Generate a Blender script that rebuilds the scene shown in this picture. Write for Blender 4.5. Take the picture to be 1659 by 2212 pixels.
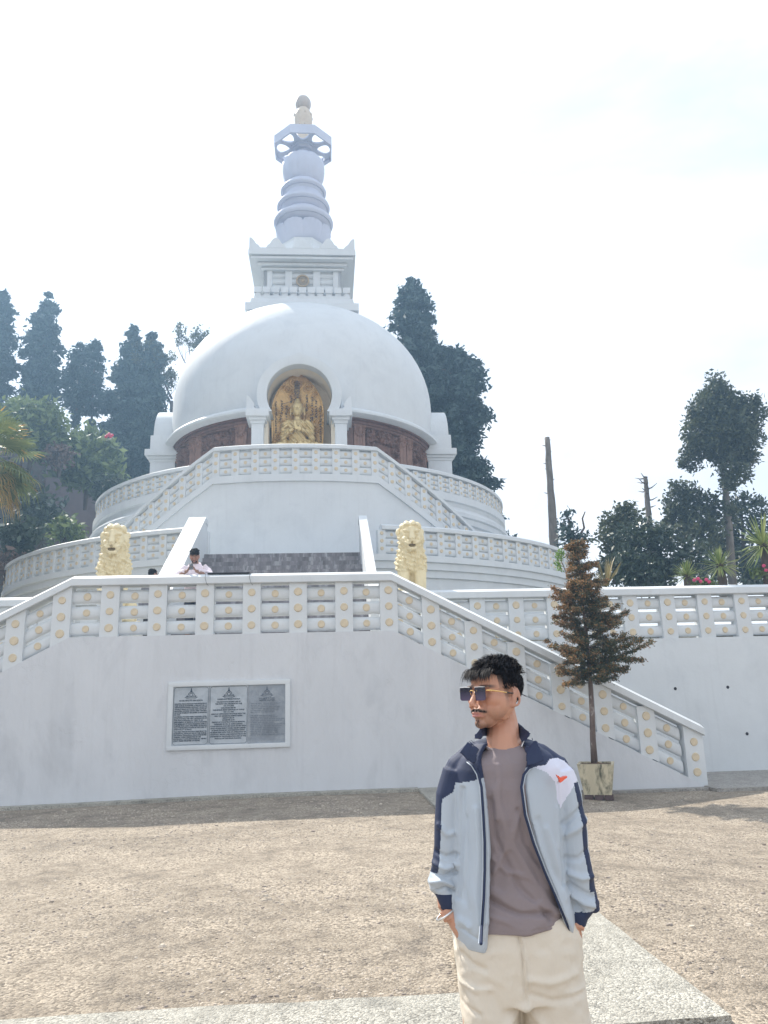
import bpy, bmesh, math, random
import numpy as np
from mathutils import Vector, Matrix, noise
R = math.radians
for o in list(bpy.data.objects): bpy.data.objects.remove(o)
S = bpy.context.scene
random.seed(11)
COL = S.collection

# ------------------------------------------------------------------ camera
PITCH, ROLL, EYE = 13.5, 1.6, 1.62
cam_d = bpy.data.cameras.new('camera'); cam = bpy.data.objects.new('camera', cam_d); COL.objects.link(cam)
cam_d.sensor_fit = 'HORIZONTAL'; cam_d.sensor_width = 36.0; cam_d.lens = 36.0*1662/1659
cam_d.clip_start = .05; cam_d.clip_end = 3000
_p, _r = R(PITCH), R(ROLL)
F_ = Vector((0, math.cos(_p), math.sin(_p))); R0 = Vector((1, 0, 0)); U0 = Vector((0, -math.sin(_p), math.cos(_p)))
R_ = R0*math.cos(_r) - U0*math.sin(_r); U_ = U0*math.cos(_r) + R0*math.sin(_r)
cam.matrix_world = Matrix(((R_.x, U_.x, -F_.x, 0), (R_.y, U_.y, -F_.y, 0), (R_.z, U_.z, -F_.z, EYE), (0, 0, 0, 1)))
S.camera = cam
S.render.resolution_x, S.render.resolution_y = 768, 1024

# ------------------------------------------------------------------ sun and sky
SUN_EL, SUN_AZ = 48.0, 40.0          # azimuth counted to the left of the viewing direction (+Y)
sd = Vector((-math.sin(R(SUN_AZ))*math.cos(R(SUN_EL)), math.cos(R(SUN_AZ))*math.cos(R(SUN_EL)), math.sin(R(SUN_EL))))
sun_d = bpy.data.lights.new('sun', 'SUN'); sun_d.energy = 3.9; sun_d.angle = R(0.6); sun_d.color = (1.0, .93, .82)
sun = bpy.data.objects.new('sun', sun_d); COL.objects.link(sun)
sun.rotation_euler = (-sd).to_track_quat('-Z', 'Y').to_euler(); sun.location = (-20, 60, 60)
W = bpy.data.worlds.new('World'); S.world = W; W.use_nodes = True
nt = W.node_tree; nt.nodes.clear()
def N(nt, t, **k):
    n = nt.nodes.new(t)
    for a, b in k.items():
        if a == 'inp':
            for i, v in b.items(): n.inputs[i].default_value = v
        else: setattr(n, a, b)
    return n
sky = N(nt, 'ShaderNodeTexSky', sky_type='NISHITA', sun_disc=False, sun_elevation=R(SUN_EL), sun_rotation=R(-SUN_AZ), altitude=2100, air_density=1.2, dust_density=4.0, ozone_density=1.0)
tc = N(nt, 'ShaderNodeTexCoord'); mp = N(nt, 'ShaderNodeMapping', inp={3: (1.6, 1.6, 3.5)})
nz = N(nt, 'ShaderNodeTexNoise', inp={'Scale': 1.5, 'Detail': 7.0, 'Roughness': .55, 'Distortion': .6})
rp = N(nt, 'ShaderNodeValToRGB'); rp.color_ramp.elements[0].position = .36; rp.color_ramp.elements[1].position = .66
rp.color_ramp.elements[0].color = (.60, .60, .60, 1); rp.color_ramp.elements[1].color = (1, 1, 1, 1)
mx = N(nt, 'ShaderNodeMixRGB'); mx.inputs[2].default_value = (7.3, 7.45, 7.7, 1)      # thin bright overcast veil
bg = N(nt, 'ShaderNodeBackground', inp={'Strength': .10}); wo = N(nt, 'ShaderNodeOutputWorld')
L = nt.links.new
L(tc.outputs['Generated'], mp.inputs[0]); L(mp.outputs[0], nz.inputs['Vector']); L(nz.outputs['Fac'], rp.inputs[0])
L(rp.outputs[0], mx.inputs[0]); L(sky.outputs[0], mx.inputs[1]); L(mx.outputs[0], bg.inputs[0]); L(bg.outputs[0], wo.inputs[0])
S.view_settings.view_transform = 'Standard'; S.view_settings.look = 'None'; S.view_settings.exposure = .95; S.view_settings.gamma = 1.0
S.view_settings.use_curve_mapping = False

# ------------------------------------------------------------------ the pagoda's own frame
TH = R(4.5); AX, AY = -3.51, 33.0
def W2(x, y, z=0):      # pagoda frame -> world
    return Vector((AX + x*math.cos(TH) - y*math.sin(TH), AY + x*math.sin(TH) + y*math.cos(TH), z))
def put(o, x=0, y=0, z=0, rz=0):
    o.location = W2(x, y, z); o.rotation_euler = (0, 0, TH + rz)
    return o
def ray(px, py):
    d = F_ + R_*((px-829.5)/1662) - U_*((py-1106)/1662); return d
def atY(px, py, Y):
    d = ray(px, py); return Vector((0, 0, EYE)) + d*(Y/d.y)

# ------------------------------------------------------------------ materials
MATS = {}
def mat(name, col, rough=.7, metal=0.0, var=.0, vscale=3.0, bump=0.0, bscale=30.0, dark=None, dlo=.45, dhi=.75, dscale=1.5, stretch=(1, 1, 1), coat=0, spec=None, trans=0, coord='Object', sss=0, sheen=0, fine=None):
    if name in MATS: return MATS[name]
    m = bpy.data.materials.new(name); m.use_nodes = True; t = m.node_tree; b = t.nodes['Principled BSDF']; l = t.links.new
    b.inputs['Roughness'].default_value = rough; b.inputs['Metallic'].default_value = metal
    if coat: b.inputs['Coat Weight'].default_value = coat
    if sheen: b.inputs['Sheen Weight'].default_value = sheen
    if spec is not None: b.inputs['Specular IOR Level'].default_value = spec
    if sss:
        b.inputs['Subsurface Weight'].default_value = sss; b.inputs['Subsurface Radius'].default_value = (.02, .008, .004); b.inputs['Subsurface Scale'].default_value = .3
    c4 = (*col, 1)
    tcn = N(t, 'ShaderNodeTexCoord'); mpn = N(t, 'ShaderNodeMapping'); mpn.inputs['Scale'].default_value = stretch
    l(tcn.outputs[coord], mpn.inputs[0])
    out = None
    if var > 0:
        n1 = N(t, 'ShaderNodeTexNoise', inp={'Scale': vscale, 'Detail': 6.0, 'Roughness': .6}); l(mpn.outputs[0], n1.inputs['Vector'])
        r1 = N(t, 'ShaderNodeValToRGB'); e = r1.color_ramp.elements
        e[0].position = .3; e[1].position = .7
        e[0].color = tuple(max(0, c*(1-var)) for c in col)+(1,); e[1].color = tuple(min(1, c*(1+var)) for c in col)+(1,)
        l(n1.outputs['Fac'], r1.inputs[0]); out = r1.outputs[0]
    if dark is not None:
        n2 = N(t, 'ShaderNodeTexNoise', inp={'Scale': dscale, 'Detail': 9.0, 'Roughness': .65, 'Distortion': .4}); l(mpn.outputs[0], n2.inputs['Vector'])
        r2 = N(t, 'ShaderNodeMapRange', inp={1: dlo, 2: dhi}); l(n2.outputs['Fac'], r2.inputs[0])
        mm = N(t, 'ShaderNodeMixRGB'); l(r2.outputs[0], mm.inputs[0])
        if out is not None: l(out, mm.inputs[1])
        else: mm.inputs[1].default_value = c4
        mm.inputs[2].default_value = (*dark, 1); out = mm.outputs[0]
    if out is not None: l(out, b.inputs['Base Color'])
    else: b.inputs['Base Color'].default_value = c4
    if bump > 0:
        n3 = N(t, 'ShaderNodeTexNoise', inp={'Scale': bscale, 'Detail': 5.0, 'Roughness': .6}); l(mpn.outputs[0], n3.inputs['Vector'])
        bp = N(t, 'ShaderNodeBump', inp={'Strength': .8, 'Distance': bump}); l(n3.outputs['Fac'], bp.inputs['Height']); l(bp.outputs[0], b.inputs['Normal'])
    if trans:
        # leaves let some light through
        tr = N(t, 'ShaderNodeBsdfTranslucent'); ms = N(t, 'ShaderNodeMixShader', inp={0: trans}); o = t.nodes['Material Output']
        if out is not None: l(out, tr.inputs[0])
        else: tr.inputs[0].default_value = c4
        l(b.outputs[0], ms.inputs[1]); l(tr.outputs[0], ms.inputs[2]); l(ms.outputs[0], o.inputs[0])
    MATS[name] = m; return m

WHITE = mat('white_plaster', (.64, .67, .69), .65, var=.035, vscale=1.3, bump=.012, bscale=2.2, dark=(.56, .59, .615), dlo=.52, dhi=.8, dscale=1.1)
WALLW = mat('whitewashed_wall', (.61, .625, .65), .7, var=.05, vscale=.9, bump=.035, bscale=3.0, dark=(.50, .515, .54), dlo=.52, dhi=.75, dscale=1.3, stretch=(1, 1, .45))
def add_cracks(m, amt=.5, depth=.01, streak=.3):
    # flaked paint edges and hairline cracks, only here and there; faint run-off streaks
    t = m.node_tree; b = t.nodes['Principled BSDF']; l = t.links.new
    c = N(t, 'ShaderNodeTexCoord'); w = N(t, 'ShaderNodeTexNoise', inp={'Scale': 2.2, 'Detail': 6.0}); l(c.outputs['Object'], w.inputs['Vector'])
    mx_ = N(t, 'ShaderNodeMixRGB', inp={0: .60}); l(c.outputs['Object'], mx_.inputs[1]); l(w.outputs['Color'], mx_.inputs[2])
    v = N(t, 'ShaderNodeTexVoronoi', feature='DISTANCE_TO_EDGE', inp={'Scale': 4.6}); l(mx_.outputs[0], v.inputs['Vector'])
    r = N(t, 'ShaderNodeMapRange', inp={1: .0, 2: .03, 3: 1.0, 4: 0.0}); l(v.outputs['Distance'], r.inputs[0])
    n2 = N(t, 'ShaderNodeTexNoise', inp={'Scale': 1.1, 'Detail': 3.0}); l(c.outputs['Object'], n2.inputs['Vector']); r2 = N(t, 'ShaderNodeMapRange', inp={1: .56, 2: .66}); l(n2.outputs['Fac'], r2.inputs[0])
    k = N(t, 'ShaderNodeMath', operation='MULTIPLY'); l(r.outputs[0], k.inputs[0]); l(r2.outputs[0], k.inputs[1])
    mp_ = N(t, 'ShaderNodeMapping'); mp_.inputs['Scale'].default_value = (9, 9, .5); l(c.outputs['Object'], mp_.inputs[0]); n3 = N(t, 'ShaderNodeTexNoise', inp={'Scale': 1.0, 'Detail': 5.0}); l(mp_.outputs[0], n3.inputs['Vector']); r3 = N(t, 'ShaderNodeMapRange', inp={1: .55, 2: .8, 3: 0.0, 4: streak}); l(n3.outputs['Fac'], r3.inputs[0])
    src = b.inputs['Base Color'].links[0].from_socket; m1 = N(t, 'ShaderNodeMixRGB'); l(src, m1.inputs[1]); m1.inputs[2].default_value = (.36, .36, .37, 1); l(r3.outputs[0], m1.inputs[0])
    k2 = N(t, 'ShaderNodeMath', operation='MULTIPLY', inp={1: amt}); l(k.outputs[0], k2.inputs[0]); m2 = N(t, 'ShaderNodeMixRGB'); l(m1.outputs[0], m2.inputs[1]); m2.inputs[2].default_value = (.30, .30, .31, 1); l(k2.outputs[0], m2.inputs[0]); l(m2.outputs[0], b.inputs['Base Color'])
    bp = N(t, 'ShaderNodeBump', inp={'Strength': .9, 'Distance': depth}); bp.invert = True; l(k.outputs[0], bp.inputs['Height']); l(b.inputs['Normal'].links[0].from_socket, bp.inputs['Normal']); l(bp.outputs[0], b.inputs['Normal'])
add_cracks(WALLW, .05, .0025, .14); add_cracks(WHITE, .03, .001, .12)
CREAM = mat('cream_plaster', (.76, .68, .55), .7, var=.03)
MEDAL = mat('tan_medallion', (.64, .54, .385), .6, var=.10, vscale=14, bump=.01, bscale=40)
LIONM = mat('cream_stone_paint', (.76, .65, .41), .55, var=.05, vscale=9, bump=.004, bscale=60)
WOODR = mat('brown_sandstone', (.15, .075, .055), .55, var=.30, vscale=4, bump=.01, bscale=30)
WOODF = mat('brown_frame', (.15, .075, .06), .5, var=.3, vscale=5, stretch=(1, 1, .3), bump=.005, bscale=25)
GOLD = mat('gold_paint', (.50, .315, .12), .38, metal=.65, var=.15, vscale=8)
GOLD2 = mat('pale_gold_paint', (.64, .50, .25), .42, metal=.55, var=.12, vscale=6)
INK = mat('black_ink', (.02, .02, .03), .6)
GREYB = mat('weathered_grey_step', (.20, .19, .20), .85, var=.35, vscale=5, dark=(.45, .45, .47), dlo=.5, dhi=.7, dscale=6, stretch=(1, 1, .25))
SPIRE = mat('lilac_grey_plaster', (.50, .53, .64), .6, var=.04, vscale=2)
BALLM = mat('weathered_finial', (.42, .36, .31), .5, var=.1, vscale=3)
BARK = mat('bark', (.11, .085, .07), .9, var=.35, vscale=9, bump=.03, bscale=18, stretch=(1, 1, .25))
BARKG = mat('grey_bark', (.17, .15, .13), .9, var=.35, vscale=6, bump=.03, bscale=14, stretch=(1, 1, .3))

# ------------------------------------------------------------------ mesh collecting
class MB:
    def __init__(s): s.v = []; s.f = []; s.m = []; s.M = Matrix.Identity(4); s.mi = 0
    def add(s, vs, fs, mi=None):
        b = len(s.v); M = s.M
        s.v += [tuple(M @ Vector(v)) for v in vs]; s.f += [tuple(i+b for i in f) for f in fs]; s.m += [s.mi if mi is None else mi]*len(fs)
    def box(s, x0, x1, y0, y1, z0, z1, bev=0, mi=None):
        if bev <= 0:
            s.add([(x0, y0, z0), (x1, y0, z0), (x1, y1, z0), (x0, y1, z0), (x0, y0, z1), (x1, y0, z1), (x1, y1, z1), (x0, y1, z1)],
                  [(0, 3, 2, 1), (4, 5, 6, 7), (0, 1, 5, 4), (1, 2, 6, 5), (2, 3, 7, 6), (3, 0, 4, 7)], mi); return
        bm = bmesh.new(); bmesh.ops.create_cube(bm, size=1, matrix=Matrix.Translation(((x0+x1)/2, (y0+y1)/2, (z0+z1)/2)) @ Matrix.Diagonal((x1-x0, y1-y0, z1-z0, 1)))
        bmesh.ops.bevel(bm, geom=bm.edges[:], offset=bev, segments=2, affect='EDGES', profile=.6)
        s.bm(bm, mi)
    def bm(s, bm, mi=None):
        bm.verts.index_update(); s.add([v.co[:] for v in bm.verts], [[v.index for v in f.verts] for f in bm.faces], mi); bm.free()
    def lathe(s, prof, n=48, a0=0, a1=2*math.pi, mi=None, c=(0, 0), fn=None):
        full = abs(a1-a0-2*math.pi) < 1e-6; k = n if full else n+1; vs = []
        for (r, z) in prof:
            for i in range(k):
                a = a0+(a1-a0)*i/n; rr = r*(fn(a, z) if fn else 1)
                vs.append((c[0]+rr*math.cos(a), c[1]+rr*math.sin(a), z))
        fs = []
        for j in range(len(prof)-1):
            for i in range(n):
                i2 = (i+1) % k; fs.append((j*k+i, j*k+i2, (j+1)*k+i2, (j+1)*k+i))
        s.add(vs, fs, mi)
    def tube(s, path, rad, n=10, mi=None, cap=True, sx=None):
        P = [Vector(p) for p in path]; vs = []; up = None
        for i, p in enumerate(P):
            t = (P[min(i+1, len(P)-1)]-P[max(i-1, 0)]).normalized()
            if up is None: up = Vector((0, 0, 1)) if abs(t.z) < .9 else Vector((1, 0, 0))
            a = (up - t*up.dot(t)).normalized(); b = t.cross(a); up = a
            r = rad[i] if isinstance(rad, (list, tuple)) else rad
            for k in range(n):
                w = 2*math.pi*k/n; vs.append(tuple(p + a*math.cos(w)*r + b*math.sin(w)*r))
        fs = [(j*n+k, j*n+(k+1) % n, (j+1)*n+(k+1) % n, (j+1)*n+k) for j in range(len(P)-1) for k in range(n)]
        if cap: fs += [tuple(range(n-1, -1, -1)), tuple(range((len(P)-1)*n, len(P)*n))]
        s.add(vs, fs, mi)
    def ell(s, c, r, seg=16, rings=10, rot=None, mi=None):
        M = Matrix.Translation(c) @ (rot.to_4x4() if rot else Matrix.Identity(4)) @ Matrix.Diagonal((r[0], r[1], r[2], 1))
        bm = bmesh.new(); bmesh.ops.create_uvsphere(bm, u_segments=seg, v_segments=rings, radius=1, matrix=M); s.bm(bm, mi)
    def disc(s, c, r, t, n=20, axis='y', mi=None):       # short cylinder facing -y
        vs = []; x, y, z = c
        for k in range(n): w = 2*math.pi*k/n; vs.append((x+r*math.cos(w), y, z+r*math.sin(w)))
        for k in range(n): w = 2*math.pi*k/n; vs.append((x+r*.88*math.cos(w), y-t, z+r*.88*math.sin(w)))
        s.add(vs, [(k, (k+1) % n, n+(k+1) % n, n+k) for k in range(n)] + [tuple(range(n, 2*n))], mi)
    def prism(s, poly, y0, y1, mi=None):                 # polygon in xz, thick along y
        n = len(poly); vs = [(x, y0, z) for x, z in poly]+[(x, y1, z) for x, z in poly]
        s.add(vs, [tuple(range(n)), tuple(range(2*n-1, n-1, -1))]+[(k, n+k, n+(k+1) % n, (k+1) % n) for k in range(n)], mi)
    def slab(s, poly, z0, z1, mi=None):                  # polygon in xy, thick along z
        n = len(poly); vs = [(x, y, z0) for x, y in poly]+[(x, y, z1) for x, y in poly]
        s.add(vs, [tuple(range(n-1, -1, -1)), tuple(range(n, 2*n))]+[(k, (k+1) % n, n+(k+1) % n, n+k) for k in range(n)], mi)
    def mesh(s, name, mats, smooth=False, fix=True):
        me = bpy.data.meshes.new(name); me.from_pydata(s.v, [], s.f); me.update()
        for m in (mats if isinstance(mats, (list, tuple)) else [mats]): me.materials.append(m)
        if len(me.materials) > 1: me.polygons.foreach_set('material_index', s.m)
        if fix:
            bm = bmesh.new(); bm.from_mesh(me); bmesh.ops.recalc_face_normals(bm, faces=bm.faces[:]); bm.to_mesh(me); bm.free()
        if smooth:
            me.polygons.foreach_set('use_smooth', [True]*len(me.polygons))
            if smooth is not True:
                try: me.set_sharp_from_angle(angle=R(smooth))
                except Exception: pass
        me.update(); return me
    def build(s, name, mats, parent=None, smooth=False, fix=True):
        return link(bpy.data.objects.new(name, s.mesh(name, mats, smooth, fix)), parent)
def link(o, parent=None):
    COL.objects.link(o); o.parent = parent; return o
def tag(o, label=None, cat=None, group=None, kind=None):
    if label: o['label'] = label
    if cat: o['category'] = cat
    if group: o['group'] = group
    if kind: o['kind'] = kind
    return o
def empty(name, label, cat, group=None, loc=None, rz=0):
    o = link(bpy.data.objects.new(name, None)); o.empty_display_size = .2
    if loc is None: put(o)
    else: o.location = loc; o.rotation_euler = (0, 0, rz)
    return tag(o, label, cat, group)
def inst(name, me, parent, loc=(0, 0, 0), rz=0):
    o = bpy.data.objects.new(name, me); o.location = loc; o.rotation_euler = (0, 0, rz)
    if name == 'medallion': k_ = random.uniform(.92, 1.06); o.scale = (k_, 1, k_*random.uniform(.96, 1.04)); o.rotation_euler = (0, random.uniform(-.5, .5), rz)
    return link(o, parent)
def sstep(a, b, x):
    t = min(1, max(0, (x-a)/(b-a))); return t*t*(3-2*t)
# ================================================================== ground, terraces' floors
def zg(lx): return -.17*sstep(2.8, 6.4, lx) - .06*sstep(0, -5, lx)
GROUND = bpy.data.materials.new('gritty_ground'); GROUND.use_nodes = True
def ground_mat(m, base, lite, dirt, gscale, bumpd, spark):
    t = m.node_tree; b = t.nodes['Principled BSDF']; l = t.links.new; b.inputs['Roughness'].default_value = .85
    c = N(t, 'ShaderNodeTexCoord')
    big = N(t, 'ShaderNodeTexNoise', inp={'Scale': .55, 'Detail': 7.0, 'Roughness': .62, 'Distortion': .8}); l(c.outputs['Object'], big.inputs['Vector'])
    mid = N(t, 'ShaderNodeTexNoise', inp={'Scale': 5.0, 'Detail': 8.0, 'Roughness': .7}); l(c.outputs['Object'], mid.inputs['Vector'])
    vor = N(t, 'ShaderNodeTexVoronoi', inp={'Scale': gscale, 'Randomness': 1.0}); l(c.outputs['Object'], vor.inputs['Vector'])
    vo2 = N(t, 'ShaderNodeTexVoronoi', inp={'Scale': gscale*2.7}); l(c.outputs['Object'], vo2.inputs['Vector'])
    r1 = N(t, 'ShaderNodeValToRGB'); e = r1.color_ramp.elements; e[0].position = .40; e[0].color = (*dirt, 1); e[1].position = .62; e[1].color = (*lite, 1)
    x = e.new(.5); x.color = (*base, 1)
    a = N(t, 'ShaderNodeMath', operation='MULTIPLY_ADD', inp={1: .72, 2: .0}); l(mid.outputs['Fac'], a.inputs[0])
    a2 = N(t, 'ShaderNodeMath', operation='MULTIPLY_ADD', inp={1: .28}); l(big.outputs['Fac'], a2.inputs[0]); l(a.outputs[0], a2.inputs[2]); l(a2.outputs[0], r1.inputs[0])
    # stones: each grain its own tone
    rs = N(t, 'ShaderNodeValToRGB'); e = rs.color_ramp.elements; e[0].position = .0; e[0].color = tuple(v*.55 for v in base)+(1,); e[1].position = 1; e[1].color = tuple(min(.8, v*spark) for v in lite)+(1,)
    sp = N(t, 'ShaderNodeSeparateColor'); l(vor.outputs['Color'], sp.inputs[0]); l(sp.outputs[0], rs.inputs[0])
    mx = N(t, 'ShaderNodeMixRGB'); l(r1.outputs[0], mx.inputs[1]); l(rs.outputs[0], mx.inputs[2])
    mk = N(t, 'ShaderNodeMapRange', inp={1: .42, 2: .60, 3: .30, 4: .75}); n4 = N(t, 'ShaderNodeTexNoise', inp={'Scale': 1.3, 'Detail': 5.0}); l(c.outputs['Object'], n4.inputs['Vector']); l(n4.outputs['Fac'], mk.inputs[0]); l(mk.outputs[0], mx.inputs[0])
    l(mx.outputs[0], b.inputs['Base Color'])
    h = N(t, 'ShaderNodeMath', operation='MULTIPLY_ADD', inp={1: -.8}); l(vor.outputs['Distance'], h.inputs[0]); l(mid.outputs['Fac'], h.inputs[2])
    h2 = N(t, 'ShaderNodeMath', operation='MULTIPLY_ADD', inp={1: -.35}); l(vo2.outputs['Distance'], h2.inputs[0]); l(h.outputs[0], h2.inputs[2])
    bp = N(t, 'ShaderNodeBump', inp={'Strength': 1.0, 'Distance': bumpd}); l(h2.outputs[0], bp.inputs['Height']); l(bp.outputs[0], b.inputs['Normal'])
    return m
ground_mat(GROUND, (.225, .185, .14), (.36, .305, .24), (.12, .10, .08), 58, .014, 1.8)
CONC = ground_mat(mat('pale_concrete', (.5, .5, .5)), (.38, .36, .31), (.52, .50, .44), (.22, .21, .185), 75, .014, 1.35)
APRON = ground_mat(mat('grey_apron', (.5, .5, .5)), (.33, .31, .28), (.42, .40, .37), (.24, .22, .21), 40, .014, 1.2)

def sheet(x0, x1, y0, y1, dz, name, m, nx=24, ny=8, side=.0, edgex=0, edgey=0, flare=0):
    b = MB(); rnd = random.Random(hash((round(x0, 2), round(y0, 2))) & 255)
    for j in range(ny+1):
        for i in range(nx+1):
            y = y0+(y1-y0)*j/ny; xa_ = x0-(flare*max(0, -21-y)); x = xa_+(x1-xa_)*i/nx
            if i in (0, nx): x += rnd.uniform(-1, 1)*edgex
            if j in (0, ny): y += rnd.uniform(-1, 1)*edgey
            b.v.append((x, y, zg(x)+dz))
    for j in range(ny):
        for i in range(nx): a = j*(nx+1)+i; b.f.append((a, a+1, a+nx+2, a+nx+1)); b.m.append(0)
    if side:
        n = len(b.v); b.v += [(x, y, z-side) for x, y, z in b.v[:]]
        ring = [i for i in range(nx+1)]+[j*(nx+1)+nx for j in range(1, ny+1)]+[ny*(nx+1)+i for i in range(nx-1, -1, -1)]+[j*(nx+1) for j in range(ny-1, 0, -1)]
        for k in range(len(ring)): p, q = ring[k], ring[(k+1) % len(ring)]; b.f.append((p, n+p, n+q, q)); b.m.append(0)
    o = b.build(name, m, fix=True); put(o); tag(o, kind='structure'); return o
# wide ground: fine near the place, reaching out to the horizon
b = MB(); xs = [-900, -300, -100, -40, -20]+[-12+i*.5 for i in range(49)]+[20, 40, 100, 300, 900]; ys = [-900, -300, -120, -60, -45]+[-40+i*1.0 for i in range(30)]+[0, 40, 100, 300, 900]
for y in ys:
    for x in xs: b.v.append((x, y, zg(x)-.03))
for j in range(len(ys)-1):
    for i in range(len(xs)-1): a = j*len(xs)+i; b.f.append((a, a+1, a+len(xs)+1, a+len(xs))); b.m.append(0)
tag(put(b.build('ground', GROUND, smooth=True)), kind='structure')
sheet(-40, 2.52, -18.86, -18.3, .02, 'path', CONC, 90, 2, .12, 0, .012)              # strip under the wall
sheet(2.52, 2.93, -28.423, -18.3, .006, 'path', CONC, 3, 40, .10, .008, 0, .12)             # strip running to the wall
sheet(-30, 2.93, -28.95, -28.424, .010, 'path', CONC, 120, 2, .10, 0, .012)
sheet(2.93, 7.86, -18.80, -18.3, .012, 'path', APRON, 12, 2, .1, 0, .01)
sheet(7.86, 40, -19.08, -16.0, .03, 'path', APRON, 40, 4, .15, 0, .012)
# loose chips of stone lying about
rnd = random.Random(5); b = MB()
for k in range(26000):
    u = rnd.random(); y = -28.3+9.2*(u**1.25); x = rnd.uniform(-6, 9)
    if 2.5 < x < 2.95: continue
    dens = noise.noise(Vector((x*.6, y*.6, 3.1)))
    if dens < rnd.uniform(-.35, .25): continue
    s = rnd.uniform(.005, .013)*(1.0 if rnd.random() < .975 else 2.2); a = rnd.uniform(0, 6.3); z = zg(x)-.03
    vs = []; n = rnd.choice((4, 5, 6)); h = s*rnd.uniform(.3, .8)
    for q in range(n): w = a+6.283*q/n; rr = s*rnd.uniform(.65, 1.2); vs.append((x+rr*math.cos(w)*1.35, y+rr*math.sin(w), z))
    for q in range(n): w = a+6.283*q/n; rr = s*rnd.uniform(.35, .75); vs.append((x+rr*math.cos(w)*1.35, y+rr*math.sin(w), z+h*rnd.uniform(.7, 1)))
    b.add(vs, [tuple(range(n, 2*n))]+[(q, (q+1) % n, n+(q+1) % n, n+q) for q in range(n)], rnd.choice((0, 0, 1)))
tag(put(b.build('gravel', [mat('pale_chip', (.50, .43, .35), .8, var=.2, vscale=7), mat('dark_chip', (.26, .22, .19), .8, var=.2, vscale=7)], fix=False)), kind='stuff')

# ================================================================== balustrades
LENS = {}
def pillar_mesh(w, d, h, key='p'):
    k = ('P', w, d, h)
    if k not in LENS: b = MB(); b.box(-w/2, w/2, -d/2, d/2, 0, h, .008); LENS[k] = b.mesh('pillar', WHITE, smooth=30)
    return LENS[k]
def medal_mesh(r):
    k = ('M', round(r, 3))
    if k not in LENS: b = MB(); b.disc((0, 0, 0), r, r*.24, 22); LENS[k] = b.mesh('medallion', MEDAL, smooth=30)
    return LENS[k]
def bar_mb(b, L_, h, d, dz, z0=0):          # lens shaped bar of length L_ rising dz along x
    n = 10; pr = []
    for i in range(n+1): t = -1+2*i/n; pr.append((t*h/2, -d/2*math.sqrt(max(0, 1-(abs(t))**2.2))-.012))
    ring = [(y, z) for z, y in pr]+[(-y, z) for z, y in reversed(pr)]
    vs = []; k = len(ring)
    for sx in (-.5, .5):
        for (y, z) in ring: vs.append((sx*L_, y, z0+z+sx*dz))
    b.add(vs, [(i, (i+1) % k, k+(i+1) % k, k+i) for i in range(k)]+[tuple(range(k)), tuple(range(2*k-1, k-1, -1))])
def bar_mesh(L_, h, d, dz):
    k = ('B', round(L_, 3), h, d, round(dz, 3))
    if k not in LENS: b = MB(); bar_mb(b, L_, h, d, dz); LENS[k] = b.mesh('crossbar', WHITE, smooth=50)
    return LENS[k]
def panel_mesh(L_, H, d, dz, mr):           # three bars with their medallions in one infill panel
    k = ('Q', round(L_, 3), H, d, round(dz, 3))
    if k not in LENS:
        b = MB(); bh = H*.30
        for q in range(3):
            zc = H*(.055+.31*q+.15); bar_mb(b, L_, bh, d, dz, zc)
            b.disc((0, -d/2-.008, zc), mr, mr*.3, 14, mi=1)
        LENS[k] = b.mesh('crossbars', [WHITE, MEDAL], smooth=50)
    return LENS[k]
def pillar3_mesh(w, d, H, mr):
    k = ('P3', w, d, H)
    if k not in LENS:
        b = MB(); b.box(-w/2, w/2, -d/2, d/2, 0, H, .006)
        for q in range(3): b.disc((0, -d/2+.001, H*(.055+.31*q+.15+.03)), mr, mr*.3, 14, mi=1)
        LENS[k] = b.mesh('pillar', [WHITE, MEDAL], smooth=40)
    return LENS[k]
def coping(parent, pts, wid, h, name='coping', close_ends=True, m=None, off=0):
    """pts: (x, y, ztop, nx, ny) along the line; a beam of given width and height swept along it"""
    b = MB(); e = .012; vs = []; k = 8
    for (x, y, z, nx, ny) in pts:
        for (o_, dz) in ((-wid/2+wid*.36, 0), (wid/2-wid*.3, 0), (wid/2, -.05), (wid/2, -h+e), (wid/2-e, -h), (-wid/2+e, -h), (-wid/2, -h+e), (-wid/2, -h*.33)):
            vs.append((x+nx*(o_+off), y+ny*(o_+off), z+dz))
    n = len(pts); fs = [(j*k+i, j*k+(i+1) % k, (j+1)*k+(i+1) % k, (j+1)*k+i) for j in range(n-1) for i in range(k)]
    fs += [tuple(range(k)), tuple(range(n*k-1, (n-1)*k-1, -1))]
    b.add(vs, fs); return b.build(name, m or WHITE, parent, smooth=30)

# ---- front staircase wall -------------------------------------------------
FY = -18.6; ZT = 3.97; SL = .52; XL, XR = -3.78, 2.16; XEND = 7.95
def ztop(x):
    if x < XL: return ZT-(XL-x)*SL
    if x > XR: return ZT-(x-XR)*SL
    return ZT
RH = 1.14          # railing height measured down from the coping's top
def zr(x): return ztop(x)-RH
LW = -9.6
wall = empty('staircase_wall', 'long whitewashed front wall of the double stairway behind the standing man', 'wall')
b = MB(); xs = [LW+i*.2 for i in range(int((XEND-.0-LW)/.2)+1)]+[XEND]; xs = sorted(set(xs+[XL, XR]))
vs = []
for x in xs: vs += [(x, FY, zg(x)-.15), (x, FY, max(zg(x)-.12, zr(x))), (x, FY+.30, max(zg(x)-.12, zr(x))), (x, FY+.30, zg(x)-.15)]
fs = [(j*4+i, j*4+(i+1) % 4, (j+1)*4+(i+1) % 4, (j+1)*4+i) for j in range(len(xs)-1) for i in range(4)]; fs += [(0, 1, 2, 3), tuple(range(len(xs)*4-1, len(xs)*4-5, -1))]
b.add(vs, fs); b.build('wall_face', WALLW, wall)
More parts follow.
